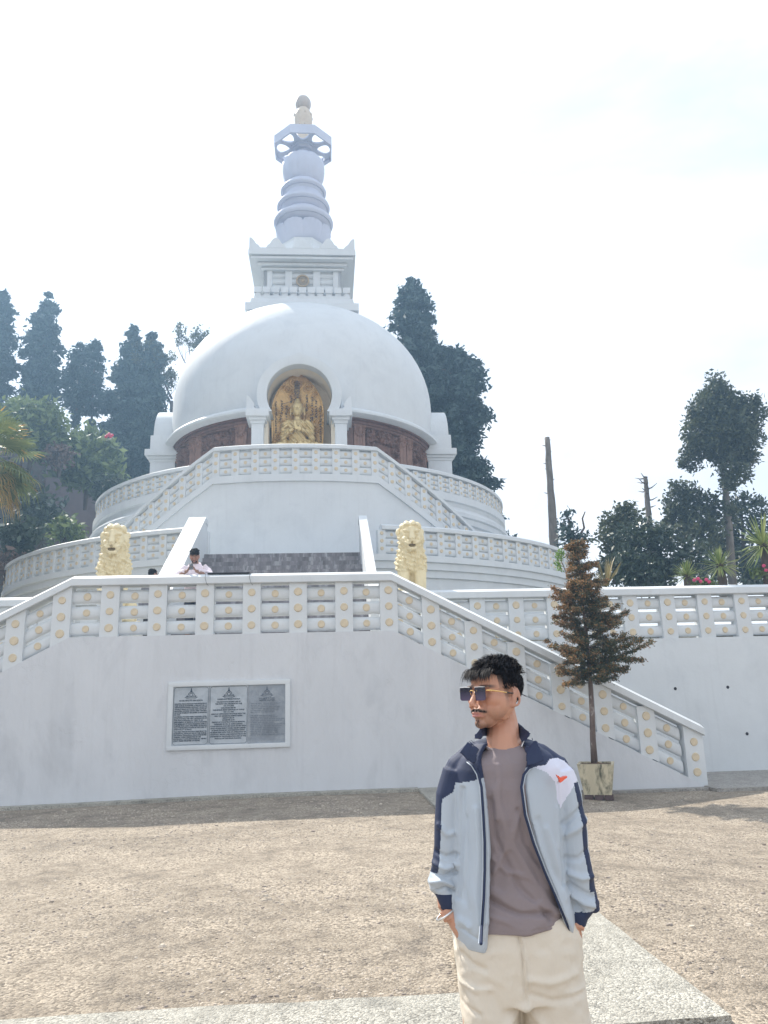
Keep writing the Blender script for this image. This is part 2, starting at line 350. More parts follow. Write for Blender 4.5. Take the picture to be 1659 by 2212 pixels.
bal = empty('balustrade', 'white balustrade with tan medallions on top of the front staircase wall, nearest of all', 'balustrade', 'white balustrades with tan medallions')
cp = [(x, FY+.15, ztop(x), 0, 1) for x in ([LW, XL, XR, XEND+.02])]
coping(bal, cp, .40, .20)
px = [-3.95+i*.867 for i in range(8)]; px[-1] = 2.10
pil = [(-3.95-.80*i) for i in range(1, 8)][::-1]+px+[2.10+.80*i for i in range(1, 8)]
pil = [p for p in pil if p > LW+.1]
PW, PD = .33, .26
BH = RH-.20
for i, x in enumerate(pil):
    if i == len(pil)-1: continue
    sl = 0 if XL-.1 < x < XR-.1 else (SL if x < 0 else -SL)
    z0 = zr(x); w = PW if i != len(pil)-1 else .34
    # a pillar's top and foot follow the slope
    k = ('PS', round(w, 2), round(sl, 2), i in (7, 14))
    if k not in LENS:
        b = MB(); d = PD/2
        def zt_(u, x=x): return ztop(x+u)-.20-z0
        def zb_(u, x=x): return zr(x+u)-z0
        us = [-w/2, 0, w/2]; kk = XL-x if abs(XL-x) < w/2 else (XR-x if abs(XR-x) < w/2 else None)
        if kk is not None: us = sorted(set(us+[kk]))
        vs = []
        for u in us: vs += [(u, -d, zb_(u)-.01), (u, -d, zt_(u)+.01), (u, d, zt_(u)+.01), (u, d, zb_(u)-.01)]
        n = len(us); b.add(vs, [(j*4+i2, j*4+(i2+1) % 4, (j+1)*4+(i2+1) % 4, (j+1)*4+i2) for j in range(n-1) for i2 in range(4)]+[(0, 1, 2, 3), tuple(range(n*4-1, n*4-5, -1))])
        LENS[k] = b.mesh('pillar', WHITE)
    p = inst('pillar', LENS[k], bal, (x, FY+.145, z0))
    for q in range(3): inst('medallion', medal_mesh(.076), p, (0, -PD/2, BH*(.17+.325*q)))
for i in range(len(pil)-1):
    x0, x1 = pil[i]+PW/2, pil[i+1]-PW/2; xm = (x0+x1)/2; z0, z1 = zr(x0), zr(x1); Lb = x1-x0+.004
    for q in range(3):
        zc = (z0+z1)/2+BH*(.165+.315*q)
        o = inst('crossbar', bar_mesh(Lb, .245, .12, z1-z0), bal, (xm, FY+.15, zc))
        inst('medallion', medal_mesh(.068), o, (0, -.07, .0))
# end post
b = MB(); b.box(XEND-.36, XEND+.0, FY+.02, FY+.28, zg(8)-.1, ztop(XEND-.2)-.12, .01); b.build('end_post', WHITE, bal, smooth=30)
for q in range(3): inst('medallion', medal_mesh(.078), bal, (XEND-.18, FY+.02, .10+.27*q))
bpy.data.objects.remove([o for o in bal.children if o.name.startswith('pillar')][-1]) if False else None

# stairs between the front wall and the retaining wall, treads seen from above
b = MB(); 
for sgn, xa, xb in ((1, XR+.1, XEND), (-1, XL-.1, LW)):
    n = 19; 
    for i in range(n):
        xa_ = xa+(xb-xa)*i/n; xb_ = xa+(xb-xa)*(i+1)/n; zt = 2.85-(2.85+.15)*(i+1)/n
        b.box(min(xa_, xb_), max(xa_, xb_), FY+.30, -16.32, -.3, zt)
b.box(XL-.1, XR+.1, FY+.30, -16.0, -.3, 2.85)
b.build('stair_flight', CONC, wall)

# ---- retaining wall and balustrade behind, to the right and left ----------
RY = -16.32
for sg, xa, xb, lab in ((1, XR+.2, 16.0, 'plain white retaining wall at the far right behind the potted conifer'), (-1, -22.0, XL-.2, 'white retaining wall behind the left flight of the front stairway')):
    t = empty('retaining_wall', lab, 'wall')
    b = MB(); b.box(xa, xb, RY, RY+.35, -.4, 2.72); b.build('wall_face', WHITE, t)  # paler plaster: light bounced off the ground is put into the right wall's colour
    if sg > 0:
        b = MB()
        for (x, z) in ((8.55, 1.62), (9.75, 1.62), (10.05, .62), (11.5, 1.6)): b.disc((x, RY-.002, z), .035, .006, 14)
        b.build('drain_hole', INK, t)
    bt = empty('balustrade', 'straight white balustrade with tan medallions above the far right retaining wall' if sg > 0 else 'straight white balustrade above the retaining wall at the far left', 'balustrade', 'white balustrades with tan medallions')
    coping(bt, [(xa, RY+.17, 3.90, 0, 1), (xb, RY+.17, 3.90, 0, 1)], .42, .21)
    n = int((xb-xa)/.87); H = 3.70-2.70
    for i in range(n+1):
        x = xa+.16+.87*i if sg > 0 else xb-.16-.87*i
        p = inst('pillar', pillar_mesh(.34, .27, H), bt, (x, RY+.165, 2.705))
        for q in range(3): inst('medallion', medal_mesh(.078), p, (0, -.135, H*(.17+.325*q)))
        if i < n:
            for q in range(3):
                o = inst('crossbar', bar_mesh(.535, .255, .12, 0), bt, (x+sg*.435, RY+.17, 2.72+H*(.165+.315*q))); inst('medallion', medal_mesh(.07), o, (0, -.07, 0))

# ---- platform floor and hidden ground behind
b = MB(); b.slab([(-21.9, -15.96), (30, -15.96), (30, 30), (-21.9, 30)], -.4, 2.85)
tag(put(b.build('terrace_floor', CONC)), kind='structure')
# ================================================================== the pagoda
pag = empty('peace_pagoda', 'great white domed pagoda with square tower top and ringed spire in the middle', 'pagoda')
def cpt(r, deg, z=0): a = R(deg); return (r*math.sin(a), -r*math.cos(a), z)
NSEG = 180
b = MB(); b.lathe([(0, 5.6), (11.66, 5.6), (11.70, 5.62), (11.70, 5.44), (11.62, 5.42), (11.62, 5.22), (11.54, 5.20), (11.54, 5.0), (11.46, 4.98), (11.46, 2.85)], NSEG)
b.build('lower_terrace', WHITE, pag, smooth=25)
b = MB(); b.lathe([(0, 8.5), (8.62, 8.5), (8.66, 8.64), (8.70, 8.62), (8.70, 8.36), (8.62, 8.32), (8.58, 8.2), (8.62, 8.1), (8.76, 8.04), (8.80, 7.98), (8.80, 7.84), (8.72, 7.80), (8.72, 7.60), (8.62, 7.56), (8.60, 5.6)], NSEG)
b.build('upper_terrace', WHITE, pag, smooth=25)

# curved stair wall hugging the upper terrace
RS = 9.9; PHK = 15.2; ZL = 9.50; SLD = .1728*.64; PHE = 42.0
def zs(ph): return ZL-max(0, abs(ph)-PHK)*SLD
RHS = 1.02
phs = sorted(set([-PHE+i*.6 for i in range(int(2*PHE/.6)+1)]+[-PHK, PHK, PHE]))
b = MB(); vs = []
for p in phs:
    zt = max(5.6, zs(p)-RHS-.22)
    for rr, z in ((RS-.02, 5.6), (RS-.02, zt), (RS-.30, zt), (RS-.30, 5.6)): vs.append(cpt(rr, p, z))
fs = [(j*4+i, j*4+(i+1) % 4, (j+1)*4+(i+1) % 4, (j+1)*4+i) for j in range(len(phs)-1) for i in range(4)]
b.add(vs, fs); 
vs = []
for p in phs:                                   # band under the openings
    zt = zs(p)-RHS
    for rr, z in ((RS+.045, zt-.23), (RS+.045, zt), (RS-.28, zt), (RS-.28, zt-.23)): vs.append(cpt(rr, p, max(5.5, z)))
b.add(vs, fs)
b.build('stair_wall', WHITE, pag, smooth=25)
b = MB()                                        # landing floor and curved treads behind it
for sg in (1, -1):
    for i in range(18):
        pa, pb = PHK+(PHE-PHK)*i/18, PHK+(PHE-PHK)*(i+1)/18; z = 8.5-(8.5-5.6)*(i+1)/18
        if z < 5.62: continue
        q = [cpt(8.6, sg*pa), cpt(RS-.29, sg*pa), cpt(RS-.29, sg*pb), cpt(8.6, sg*pb)]
        b.slab([(c[0], c[1]) for c in (q if sg < 0 else q[::-1])], 5.6, z)
poly = [cpt(RS-.29, p)[:2] for p in np.linspace(-PHK, PHK, 16)]+[cpt(8.6, p)[:2] for p in np.linspace(PHK, -PHK, 16)]
b.slab(poly, 5.6, 8.497); b.build('stair_flight', WHITE, pag)

def curve_rail(lab, phis, rad, ztopf, zbot_off, ztop_off, wpil, dpil, cw, ch, mr, ph0=None, ph1=None, coff=0):
    t = empty('balustrade', lab, 'balustrade', 'white balustrades with tan medallions')
    a, c = (phis[0] if ph0 is None else ph0), (phis[-1] if ph1 is None else ph1)
    ps = sorted(set([a+(c-a)*i/int(abs(c-a)/1.0+1) for i in range(int(abs(c-a)/1.0+1)+1)]+[p for p in (-PHK, PHK) if a < p < c]))
    coping(t, [(*cpt(rad, p)[:2], ztopf(p), -math.sin(R(p)), math.cos(R(p))) for p in ps], cw, ch)
    for i, p in enumerate(phis):
        z0 = ztopf(p)-zbot_off; H = zbot_off-ztop_off
        inst('pillar', pillar3_mesh(wpil, dpil, H, mr), t, cpt(rad, p, z0), R(p))
        if i < len(phis)-1:
            p2 = phis[i+1]; pm = (p+p2)/2; A = Vector(cpt(rad, p)); B = Vector(cpt(rad, p2)); Lc = (B-A).length-wpil+.01
            e = wpil/2/max(1e-6, (B-A).length); dz = (ztopf(p2)-ztopf(p))*(1-2*e)
            mid = (A+B)/2; mid.z = (ztopf(p)+ztopf(p2))/2-zbot_off
            inst('crossbars', panel_mesh(Lc, H, .11, dz, mr*.92), t, mid, R(pm))
    return t
st = 2*PHK/8
ph = [-PHK+.4-3.35*i for i in range(7, 0, -1)]+[-PHK+.4+i*(2*PHK-.8)/8 for i in range(9)]+[PHK-.4+3.35*i for i in range(1, 8)]
curve_rail('white balustrade of the curved double stair and landing right under the gilded statue', ph, RS-.12, zs, RHS+.005, .17, .245, .2, .34, .17, .062, -PHE, PHE)
for sg, lab in ((-1, 'lower terrace balustrade curving away on the left side behind the left lion'), (1, 'lower terrace balustrade curving away on the right side behind the right lion')):
    phs_ = [sg*(12.6+3.12*i) for i in range(31)]; phs_ = sorted(phs_)
    curve_rail(lab, phs_, 11.55, lambda p: 6.52, .90, .17, .235, .2, .32, .17, .056)
for sg, lab in ((-1, 'upper terrace balustrade on the left, curving round under the dome'), (1, 'upper terrace balustrade on the right, curving round under the dome')):
    phs_ = sorted([sg*(17.0+3.75*i) for i in range(25)])
    curve_rail(lab, phs_, 8.5, lambda p: 9.44, .80, .19, .215, .18, .30, .17, .052)

# central stair with its two sloping parapets
cs = empty('central_stairway', 'straight flight of weathered grey steps between two sloping white parapets', 'stairs')
b = MB(); n = 17
for i in range(n):
    z1 = 5.6-(5.6-2.85)*i/n; b.box(-2.45, 1.88, -11.55-.28*(i+1), -11.3, z1-(5.6-2.85)/n-(0 if i == n-1 else .3)*0, z1-.004*0)
b.build('steps', GREYB, cs)
for x0, x1 in ((-2.88, -2.45), (1.88, 2.07)):
    b = MB(); pl = [(-11.35, 2.85), (-11.35, 6.52), (-11.75, 6.55), (-16.25, 3.82), (-16.45, 3.82), (-16.45, 2.85)]
    vs = [(x0, y, z) for y, z in pl]+[(x1, y, z) for y, z in pl]; k = len(pl)
    b.add(vs, [tuple(range(k)), tuple(range(2*k-1, k-1, -1))]+[(i, k+i, k+(i+1) % k, (i+1) % k) for i in range(k)])
    pl2 = [(y, z) for y, z in ((-11.33, 6.50), (-11.33, 6.64), (-11.80, 6.67), (-16.3, 3.94), (-16.5, 3.94), (-16.5, 3.80), (-16.28, 3.80), (-11.77, 6.53))]; k = len(pl2)
    vs = [(x0-.02, y, z) for y, z in pl2]+[(x1+.02, y, z) for y, z in pl2]
    b.add(vs, [tuple(range(k)), tuple(range(2*k-1, k-1, -1))]+[(i, k+i, k+(i+1) % k, (i+1) % k) for i in range(k)])
    b.build('parapet', WHITE, cs)

# dome ------------------------------------------------------------------------
NW = 1.30; ZC = 14.0
def dome_prof():
    pr = [(5.70, 12.42), (5.76, 12.9), (5.77, 13.5), (5.76, 14.0)]
    for i in range(1, 25):
        a = R(90*i/24); pr.append((5.76*math.cos(a)**.92, ZC+4.78*math.sin(a)**.98))
    return pr[:-1]+[(.001, ZC+4.78)]
def in_niche(x, y, z, hw=1.40, top=13.98):
    for k in range(4):
        if y < -1 and abs(x) < hw and z < top:
            if z < 12.6 or math.hypot(x, z-12.62) < 1.42: return True
        x, y = y, -x
    return False
b = MB(); b.lathe(dome_prof(), 288)
keep = [f for f in b.f if not in_niche(*[sum(b.v[i][k] for i in f)/4 for k in range(3)])]
b.f = keep; b.m = [0]*len(keep); b.build('dome', WHITE, pag, smooth=True)
lip = [(5.40, 12.02), (5.62, 12.06), (5.95, 12.10), (6.06, 12.16), (6.06, 12.24), (5.98, 12.34), (5.82, 12.42), (5.72, 12.46), (5.40, 12.46)]
for k in range(4):
    a0, a1 = -90+k*90+14.4, -90+(k+1)*90-14.4
    b = MB(); b.lathe(lip, 60, R(a0), R(a1)); b.build('dome_lip', WHITE, pag, smooth=35)
b = MB(); b.lathe([(5.30, 8.5), (5.30, 12.1)], 144)
b.f = [f for f in b.f if not in_niche(*[sum(b.v[i][k] for i in f)/4 for k in range(3)], 1.2)]; b.m = [0]*len(b.f)
b.build('drum', WOODR, pag, smooth=True)

# carved relief panels between the niches
def relief(u, v, flip, seed):
    """height of the carving, arrays u (0..1 along the quarter) and v (0 bottom..1 top)"""
    rs = np.random.RandomState(seed); h = np.zeros_like(u)
    A = .02
    def box(u0, u1, v0, v1, hh, e=.004):
        m = np.clip((u-u0)/e, 0, 1)*np.clip((u1-u)/e, 0, 1)*np.clip((v-v0)/e, 0, 1)*np.clip((v1-v)/e, 0, 1); return m*hh
    def bump(uc, vc, ru, rv, hh):
        q = ((u-uc)/ru)**2+((v-vc)/rv)**2; return np.where(q < 1, np.sqrt(np.clip(1-q, 0, 1))*hh, 0)
    h = np.maximum(h, box(0, 1, .92, 1.0, .09))                            # head rail
    pil = [(.03, .085, 0), (.085, .18, 1), (.50, .575, 1), (.585, .66, 1), (.93, 1.0, 1)]
    for a, c, k in pil:
        h = np.maximum(h, box(a, c, 0, .93, .06))
        if k:
            w = c-a; m = (a+c)/2
            for i, (s, hh) in enumerate(((.46, .10), (.36, .075), (.30, .11), (.20, .08), (.13, .12), (.05, .09))):
                bx = box(m-w*s, m+w*s, .44-.28*s, .44+.28*s, 1); h = np.where(bx > .5, hh, h)
            for k2 in (.25, .5, .75): h -= np.where((np.abs(u-(a+w*k2)) < .0016) & ((v > .60) | (v < .3)), .02, 0)
            for k2 in range(9):
                an = math.pi*k2/8; h = np.maximum(h, bump(m+math.cos(an)*w*.40, .90-math.sin(an)*.085, w*.10, .022, .10))
            h = np.maximum(h, bump(m, .90, w*.22, .05, .10))
    for si, (a, c) in enumerate(((.19, .495), (.665, .925))):
        w = c-a; m = (a+c)/2+(.02 if si == 0 else 0)
        # foliage canopy
        for k in range(190 if si == 0 else 90):
            uu = a+w*rs.rand(); vv = .90-.26*rs.rand()**1.2*(1.25 if abs(uu-m) > w*.22 else .45)
            h = np.maximum(h, bump(uu, vv, .010+.006*rs.rand(), .018+.012*rs.rand(), .05+.05*rs.rand()))
        # attendants in rows
        for side in (-1, 1):
            for r_ in range(7):
                for k in range(5):
                    uu = m+side*(w*.20+w*.066*k+rs.uniform(-.004, .004)); vv = .58-.082*r_+rs.uniform(-.01, .01)
                    if uu < a+.008 or uu > c-.008: continue
                    h = np.maximum(h, bump(uu, vv, .0075, .021, .10)); h = np.maximum(h, bump(uu, vv-.045, .0115, .034, .075))
        # seated central figure with halo, throne
        h = np.maximum(h, bump(m, .62, .042, .115, .035)); h = np.maximum(h, bump(m, .665, .013, .036, .12)); h = np.maximum(h, bump(m, .56, .022, .072, .11))
        h = np.maximum(h, bump(m, .485, .042, .032, .11)); h = np.maximum(h, box(m-.046, m+.046, .40, .45, .08)); h = np.maximum(h, bump(m, .31, .038, .10, .09))
        for k in range(26):
            uu = a+w*rs.rand(); vv = .30*rs.rand(); h = np.maximum(h, bump(uu, vv, .012, .034, .09)); h = np.maximum(h, bump(uu+.004, vv+.04, .007, .02, .11))
        if si == 1:
            for k in range(40):
                uu = a+w*rs.rand(); vv = rs.rand()*.85; an = rs.rand()*3; 
                for q in range(5): h = np.maximum(h, bump(uu+math.cos(an)*.006*q, vv+math.sin(an)*.018*q, .006, .016, .09))
    return h
for qi, (pa, pb, fl) in enumerate(((16.5, 73.5, False), (-16.5, -73.5, True))):
    nu, nv = 460, 190; uu, vv = np.meshgrid(np.linspace(0, 1, nu), np.linspace(0, 1, nv))
    hh = relief(uu, vv, fl, 11+qi); r_ = 5.44+hh*1.9; ang = np.radians(pa+(pb-pa)*uu); z = 8.5+3.56*vv
    co = np.stack([r_*np.sin(ang), -r_*np.cos(ang), z], -1).reshape(-1, 3)
    idx = np.arange(nu*nv).reshape(nv, nu); q = np.stack([idx[:-1, :-1], idx[:-1, 1:], idx[1:, 1:], idx[1:, :-1]], -1).reshape(-1, 4)
    if fl: q = q[:, ::-1]
    me = bpy.data.meshes.new('relief_panel'); me.from_pydata(co.tolist(), [], q.tolist()); me.materials.append(WOODR); me.materials.append(mat('paler_sandstone', (.24, .135, .10), .6, var=.25, vscale=5)); me.polygons.foreach_set('use_smooth', [True]*len(me.polygons))
    uf = ((uu[:-1, :-1]+uu[1:, 1:])/2).ravel(); hf = ((hh[:-1, :-1]+hh[1:, 1:])/2).ravel(); pm = (((uf > .085) & (uf < .18)) | ((uf > .50) & (uf < .575)) | ((uf > .585) & (uf < .66)) | (uf > .93)) & (hf > .03)
    me.polygons.foreach_set('material_index', pm.astype(np.int32)); me.update()
    o = link(bpy.data.objects.new('relief_panel', me), pag)
    # brown head moulding over the carvings
    b = MB(); a0, a1 = sorted((pa-90, pb-90)); b.lathe([(5.46, 11.86), (5.66, 11.87), (5.70, 11.93), (5.66, 12.0), (5.74, 12.03), (5.74, 12.09), (5.46, 12.10)], 50, R(a0), R(a1)); b.build('frame_moulding', WOODF, pag, smooth=30)

# the four niches
def niche(k):
    M = Matrix.Rotation(k*math.pi/2, 4, 'Z')
    def mk(): b = MB(); b.M = M; return b
    n = empty_part('niche', pag)
    zc, ri, ro, yf, yb = 12.62, 1.21, 1.57, -6.32, -5.45
    a0 = math.asin((11.96-zc)/ri); b = mk(); vs = []; ns = 48
    for i in range(ns+1):
        t = i/ns; ai = a0+(math.pi-2*a0)*t; ao0 = math.asin((11.96-zc)/ro); ao = ao0+(math.pi-2*ao0)*t
        rr = ro+.16*math.exp(-((ao-math.pi/2)/.16)**2)*0+.10*math.exp(-((ao-math.pi/2)/.13)**2)
        pi_ = (ri*math.cos(ai), zc+ri*math.sin(ai)); po = (rr*math.cos(ao), zc+rr*math.sin(ao))
        vs += [(pi_[0], yf+.02, pi_[1]), (pi_[0]*1.03, yf, zc+(pi_[1]-zc)*1.03), (po[0], yf, po[1]), (po[0], yb+1.4, po[1]), (pi_[0], yb+1.4, pi_[1])]
    b.add(vs, [(j*5+i, j*5+(i+1) % 5, (j+1)*5+(i+1) % 5, (j+1)*5+i) for j in range(ns) for i in range(5)]+[(0, 1, 2, 3, 4), tuple(range(5*ns+4, 5*ns-1, -1))])
    b.build('arch', WHITE, n, smooth=35)
    b = mk(); vs = []                                             # cream lining of the recess
    for i in range(ns+1):
        a = a0+(math.pi-2*a0)*i/ns
        for y in (yf+.42, -4.75): vs.append(((ri-.015)*math.cos(a), y, zc+(ri-.015)*math.sin(a)))
    k0 = len(vs); b.add(vs, [(2*i, 2*i+1, 2*i+3, 2*i+2) for i in range(ns)])
    b.box(-1.6, 1.6, -4.80, -4.70, 8.5, 14.0); b.box(-1.30, -1.16, -6.0, -4.75, 8.5, 12.0); b.box(1.16, 1.30, -6.0, -4.75, 8.5, 12.0)
    b.box(-1.2, 1.2, -6.2, -4.7, 8.5, 10.2)
    b.build('recess', CREAM, n, smooth=35)
    for s in (-1, 1):
        b = mk(); x0, x1 = sorted((s*1.30, s*1.74)); xm = s*1.52
        b.box(x0, x1, -6.38, -5.35, 8.5, 11.45, .02); b.box(xm-.25, xm+.25, -6.41, -5.35, 8.6, 8.9, .02)
        pl = b; b.build('pillar', WHITE, n, smooth=30)
        b = mk(); b.box(xm-.26, xm+.26, -6.42, -5.3, 11.44, 11.56, .012); b.box(xm-.32, xm+.32, -6.48, -5.25, 11.56, 11.68, .015); b.box(xm-.42, xm+.42, -6.58, -5.2, 11.68, 11.955, .015)
        b.build('capital', WHITE, n, smooth=30)
        b = mk()                                                  # little upturned ear on the capital
        ear = [(s*1.93, 11.95), (s*1.93, 12.55), (s*1.84, 12.50), (s*1.72, 12.34), (s*1.64, 12.20), (s*1.66, 12.10), (s*1.60, 12.04), (s*1.58, 11.95)]
        b.prism(ear if s > 0 else ear[::-1], -6.36, -5.4); b.build('ear_ornament', WHITE, n)
    return n
def empty_part(name, parent):
    o = bpy.data.objects.new(name, None); o.empty_display_size = .2; return link(o, parent)
for k in range(4): niche(k)

# harmika: the square tower block -------------------------------------------------
har = empty_part('tower_block', pag)
def sq(b, hw, z0, z1, hw1=None, bev=0):
    h1 = hw if hw1 is None else hw1
    b.add([(-hw, -hw, z0), (hw, -hw, z0), (hw, hw, z0), (-hw, hw, z0), (-h1, -h1, z1), (h1, -h1, z1), (h1, h1, z1), (-h1, h1, z1)],
          [(0, 3, 2, 1), (4, 5, 6, 7), (0, 1, 5, 4), (1, 2, 6, 5), (2, 3, 7, 6), (3, 0, 4, 7)])
b = MB(); sq(b, 2.47, 18.12, 18.46); sq(b, 2.30, 18.46, 18.80, 2.22); sq(b, 2.12, 18.80, 18.98); b.build('plinth', WHITE, har)
b = MB(); sq(b, 1.60, 18.98, 20.42)
for k in range(4):
    b.M = Matrix.Rotation(k*math.pi/2, 4, 'Z')
    for x in (-1.55, -.63, .63, 1.55):
        hw = .19 if abs(x) > 1 else .165; b.box(x-hw, x+hw, -1.74, -1.59, 18.98, 20.42, .01)
    for (xa, xb) in ((-1.36, -.80), (-.465, .465), (.80, 1.36)):
        for zc in (19.62, 19.93, 20.24):
            vs = []; m_ = 8
            for i in range(m_+1): t = math.pi*i/m_; vs += [(xa, -1.59-.10*math.sin(t), zc+.125*math.cos(t)), (xb, -1.59-.10*math.sin(t), zc+.125*math.cos(t))]
            b.add(vs, [(2*i, 2*i+1, 2*i+3, 2*i+2) for i in range(m_)])
b.M = Matrix.Identity(4); b.build('block_body', WHITE, har, smooth=30)
b = MB()
for k in range(4):
    b.M = Matrix.Rotation(k*math.pi/2, 4, 'Z')
    for i in range(11): x = -1.96+i*.392; b.box(x-.165, x+.165, -2.12, -1.88, 19.14, 19.42, .012); b.box(x-.14, x+.14, -2.06, -1.88, 18.98, 19.15, .01)
b.M = Matrix.Identity(4); sq(b, 1.93, 18.985, 19.12); b.build('block_course', WHITE, har, smooth=30)
b = MB(); sq(b, 1.86, 20.42, 20.50); sq(b, 1.80, 20.50, 20.56); sq(b, 2.0, 20.56, 20.68); sq(b, 1.94, 20.68, 20.73); sq(b, 2.28, 20.73, 20.84); sq(b, 2.20, 20.84, 20.88); sq(b, 2.38, 20.88, 21.12)
b.build('cornice', WHITE, har)
def merlon(w, h, half=0):
    pts = []
    for i in range(25):
        t = -1+2*i/24; a = abs(t)
        z = h*(1-.62*(a/.62)**2.1) if a < .62 else h*(.38*math.cos((a-.62)/.38*math.pi/2)**.8*1.0)
        if a < .12: z = h*(1.0-.0*a)+h*.02
        pts.append((t*w/2, z))
    if half: pts = [p for p in pts if p[0]*half >= -1e-6]
    return [(pts[0][0], 0)]+pts+[(pts[-1][0], 0)]
b = MB()
for k in range(4):
    b.M = Matrix.Rotation(k*math.pi/2, 4, 'Z')
    b.box(-2.32, 2.32, -2.35, -2.23, 21.12, 21.22)
    for x, w, hf in ((-1.17, .88, 0), (0, .88, 0), (1.17, .88, 0), (-2.33, .95, 1), (2.33, .95, -1)):
        b.prism([(x+px_, 21.2+pz) for px_, pz in merlon(w, .50, hf)], -2.36 if hf == 0 else -2.345, -2.22)
b.M = Matrix.Identity(4); b.build('crenellation', WHITE, har, smooth=30)
ch = empty_part('wheel_emblem', har); ch.location = (0, -1.72, 19.93)
b = MB(); vs = []
for i in range(40):
    a = 2*math.pi*i/40
    for r_, y in ((.30, 0), (.30, -.07), (.245, -.07), (.235, -.03), (.235, 0)): vs.append((r_*math.cos(a), y, r_*math.sin(a)))
b.add(vs, [(i*5+j, i*5+(j+1) % 5, ((i+1) % 40)*5+(j+1) % 5, ((i+1) % 40)*5+j) for i in range(40) for j in range(5)])
for i in range(24):
    a = 2*math.pi*i/24; b.tube([(.05*math.cos(a), -.035, .05*math.sin(a)), (.245*math.cos(a), -.035, .245*math.sin(a))], [.007, .013], 5)
b.disc((0, -.02, 0), .06, .04, 14); b.build('wheel', mat('bronze_ochre', (.42, .33, .22), .5), ch, smooth=30)
ch.parent = pag; ch.name = 'wheel_emblem'

# spire ---------------------------------------------------------------------------
sp = empty_part('spire', pag)
def octa(b, r0, r1, z0, z1, rot=22.5):
    vs = [(r0/math.cos(R(22.5))*math.cos(R(45*i+rot)), r0/math.cos(R(22.5))*math.sin(R(45*i+rot)), z0) for i in range(8)]+[(r1/math.cos(R(22.5))*math.cos(R(45*i+rot)), r1/math.cos(R(22.5))*math.sin(R(45*i+rot)), z1) for i in range(8)]
    b.add(vs, [(i, (i+1) % 8, 8+(i+1) % 8, 8+i) for i in range(8)]+[tuple(range(7, -1, -1)), tuple(range(8, 16))])
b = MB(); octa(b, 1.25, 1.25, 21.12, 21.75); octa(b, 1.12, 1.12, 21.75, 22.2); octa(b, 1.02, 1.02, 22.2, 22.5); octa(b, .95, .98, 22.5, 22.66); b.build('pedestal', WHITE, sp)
def lot(a, z):
    t = sstep(22.66, 23.45, z); c = abs(math.sin(a*4)); return 1+.055*t*(c**.45-.6)
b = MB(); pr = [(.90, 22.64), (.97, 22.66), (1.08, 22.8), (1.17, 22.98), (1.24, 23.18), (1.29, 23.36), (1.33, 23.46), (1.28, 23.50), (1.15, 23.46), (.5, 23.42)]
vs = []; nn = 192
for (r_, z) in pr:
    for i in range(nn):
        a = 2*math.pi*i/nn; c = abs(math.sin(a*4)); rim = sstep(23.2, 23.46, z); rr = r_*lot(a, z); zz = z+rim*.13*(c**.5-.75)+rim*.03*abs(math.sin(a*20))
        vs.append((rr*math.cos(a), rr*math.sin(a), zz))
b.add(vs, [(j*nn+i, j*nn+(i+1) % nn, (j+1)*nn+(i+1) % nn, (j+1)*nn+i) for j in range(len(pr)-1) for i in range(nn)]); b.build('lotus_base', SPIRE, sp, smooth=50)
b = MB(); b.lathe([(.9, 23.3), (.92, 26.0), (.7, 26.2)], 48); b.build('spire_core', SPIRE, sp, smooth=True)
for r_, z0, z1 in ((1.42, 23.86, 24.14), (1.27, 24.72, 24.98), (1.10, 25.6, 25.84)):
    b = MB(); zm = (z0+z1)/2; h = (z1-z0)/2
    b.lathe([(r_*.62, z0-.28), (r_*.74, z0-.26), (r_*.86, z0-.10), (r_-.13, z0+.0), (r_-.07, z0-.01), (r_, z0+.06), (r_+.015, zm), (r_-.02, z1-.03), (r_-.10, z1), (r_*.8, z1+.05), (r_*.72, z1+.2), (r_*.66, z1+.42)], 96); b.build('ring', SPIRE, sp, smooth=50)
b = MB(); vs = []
b.lathe([(.5, 25.95), (.78, 26.08), (.88, 26.3), (.98, 26.6), (1.03, 26.95), (1.00, 27.25), (.90, 27.45), (.78, 27.52), (.74, 27.58), (.55, 27.66), (.36, 27.74), (.32, 27.9), (.31, 28.1)], 128, fn=lambda a, z: 1+.035*abs(math.sin(a*5))*(1 if z < 27.5 else .3)); b.build('lotus_bowl', SPIRE, sp, smooth=60)
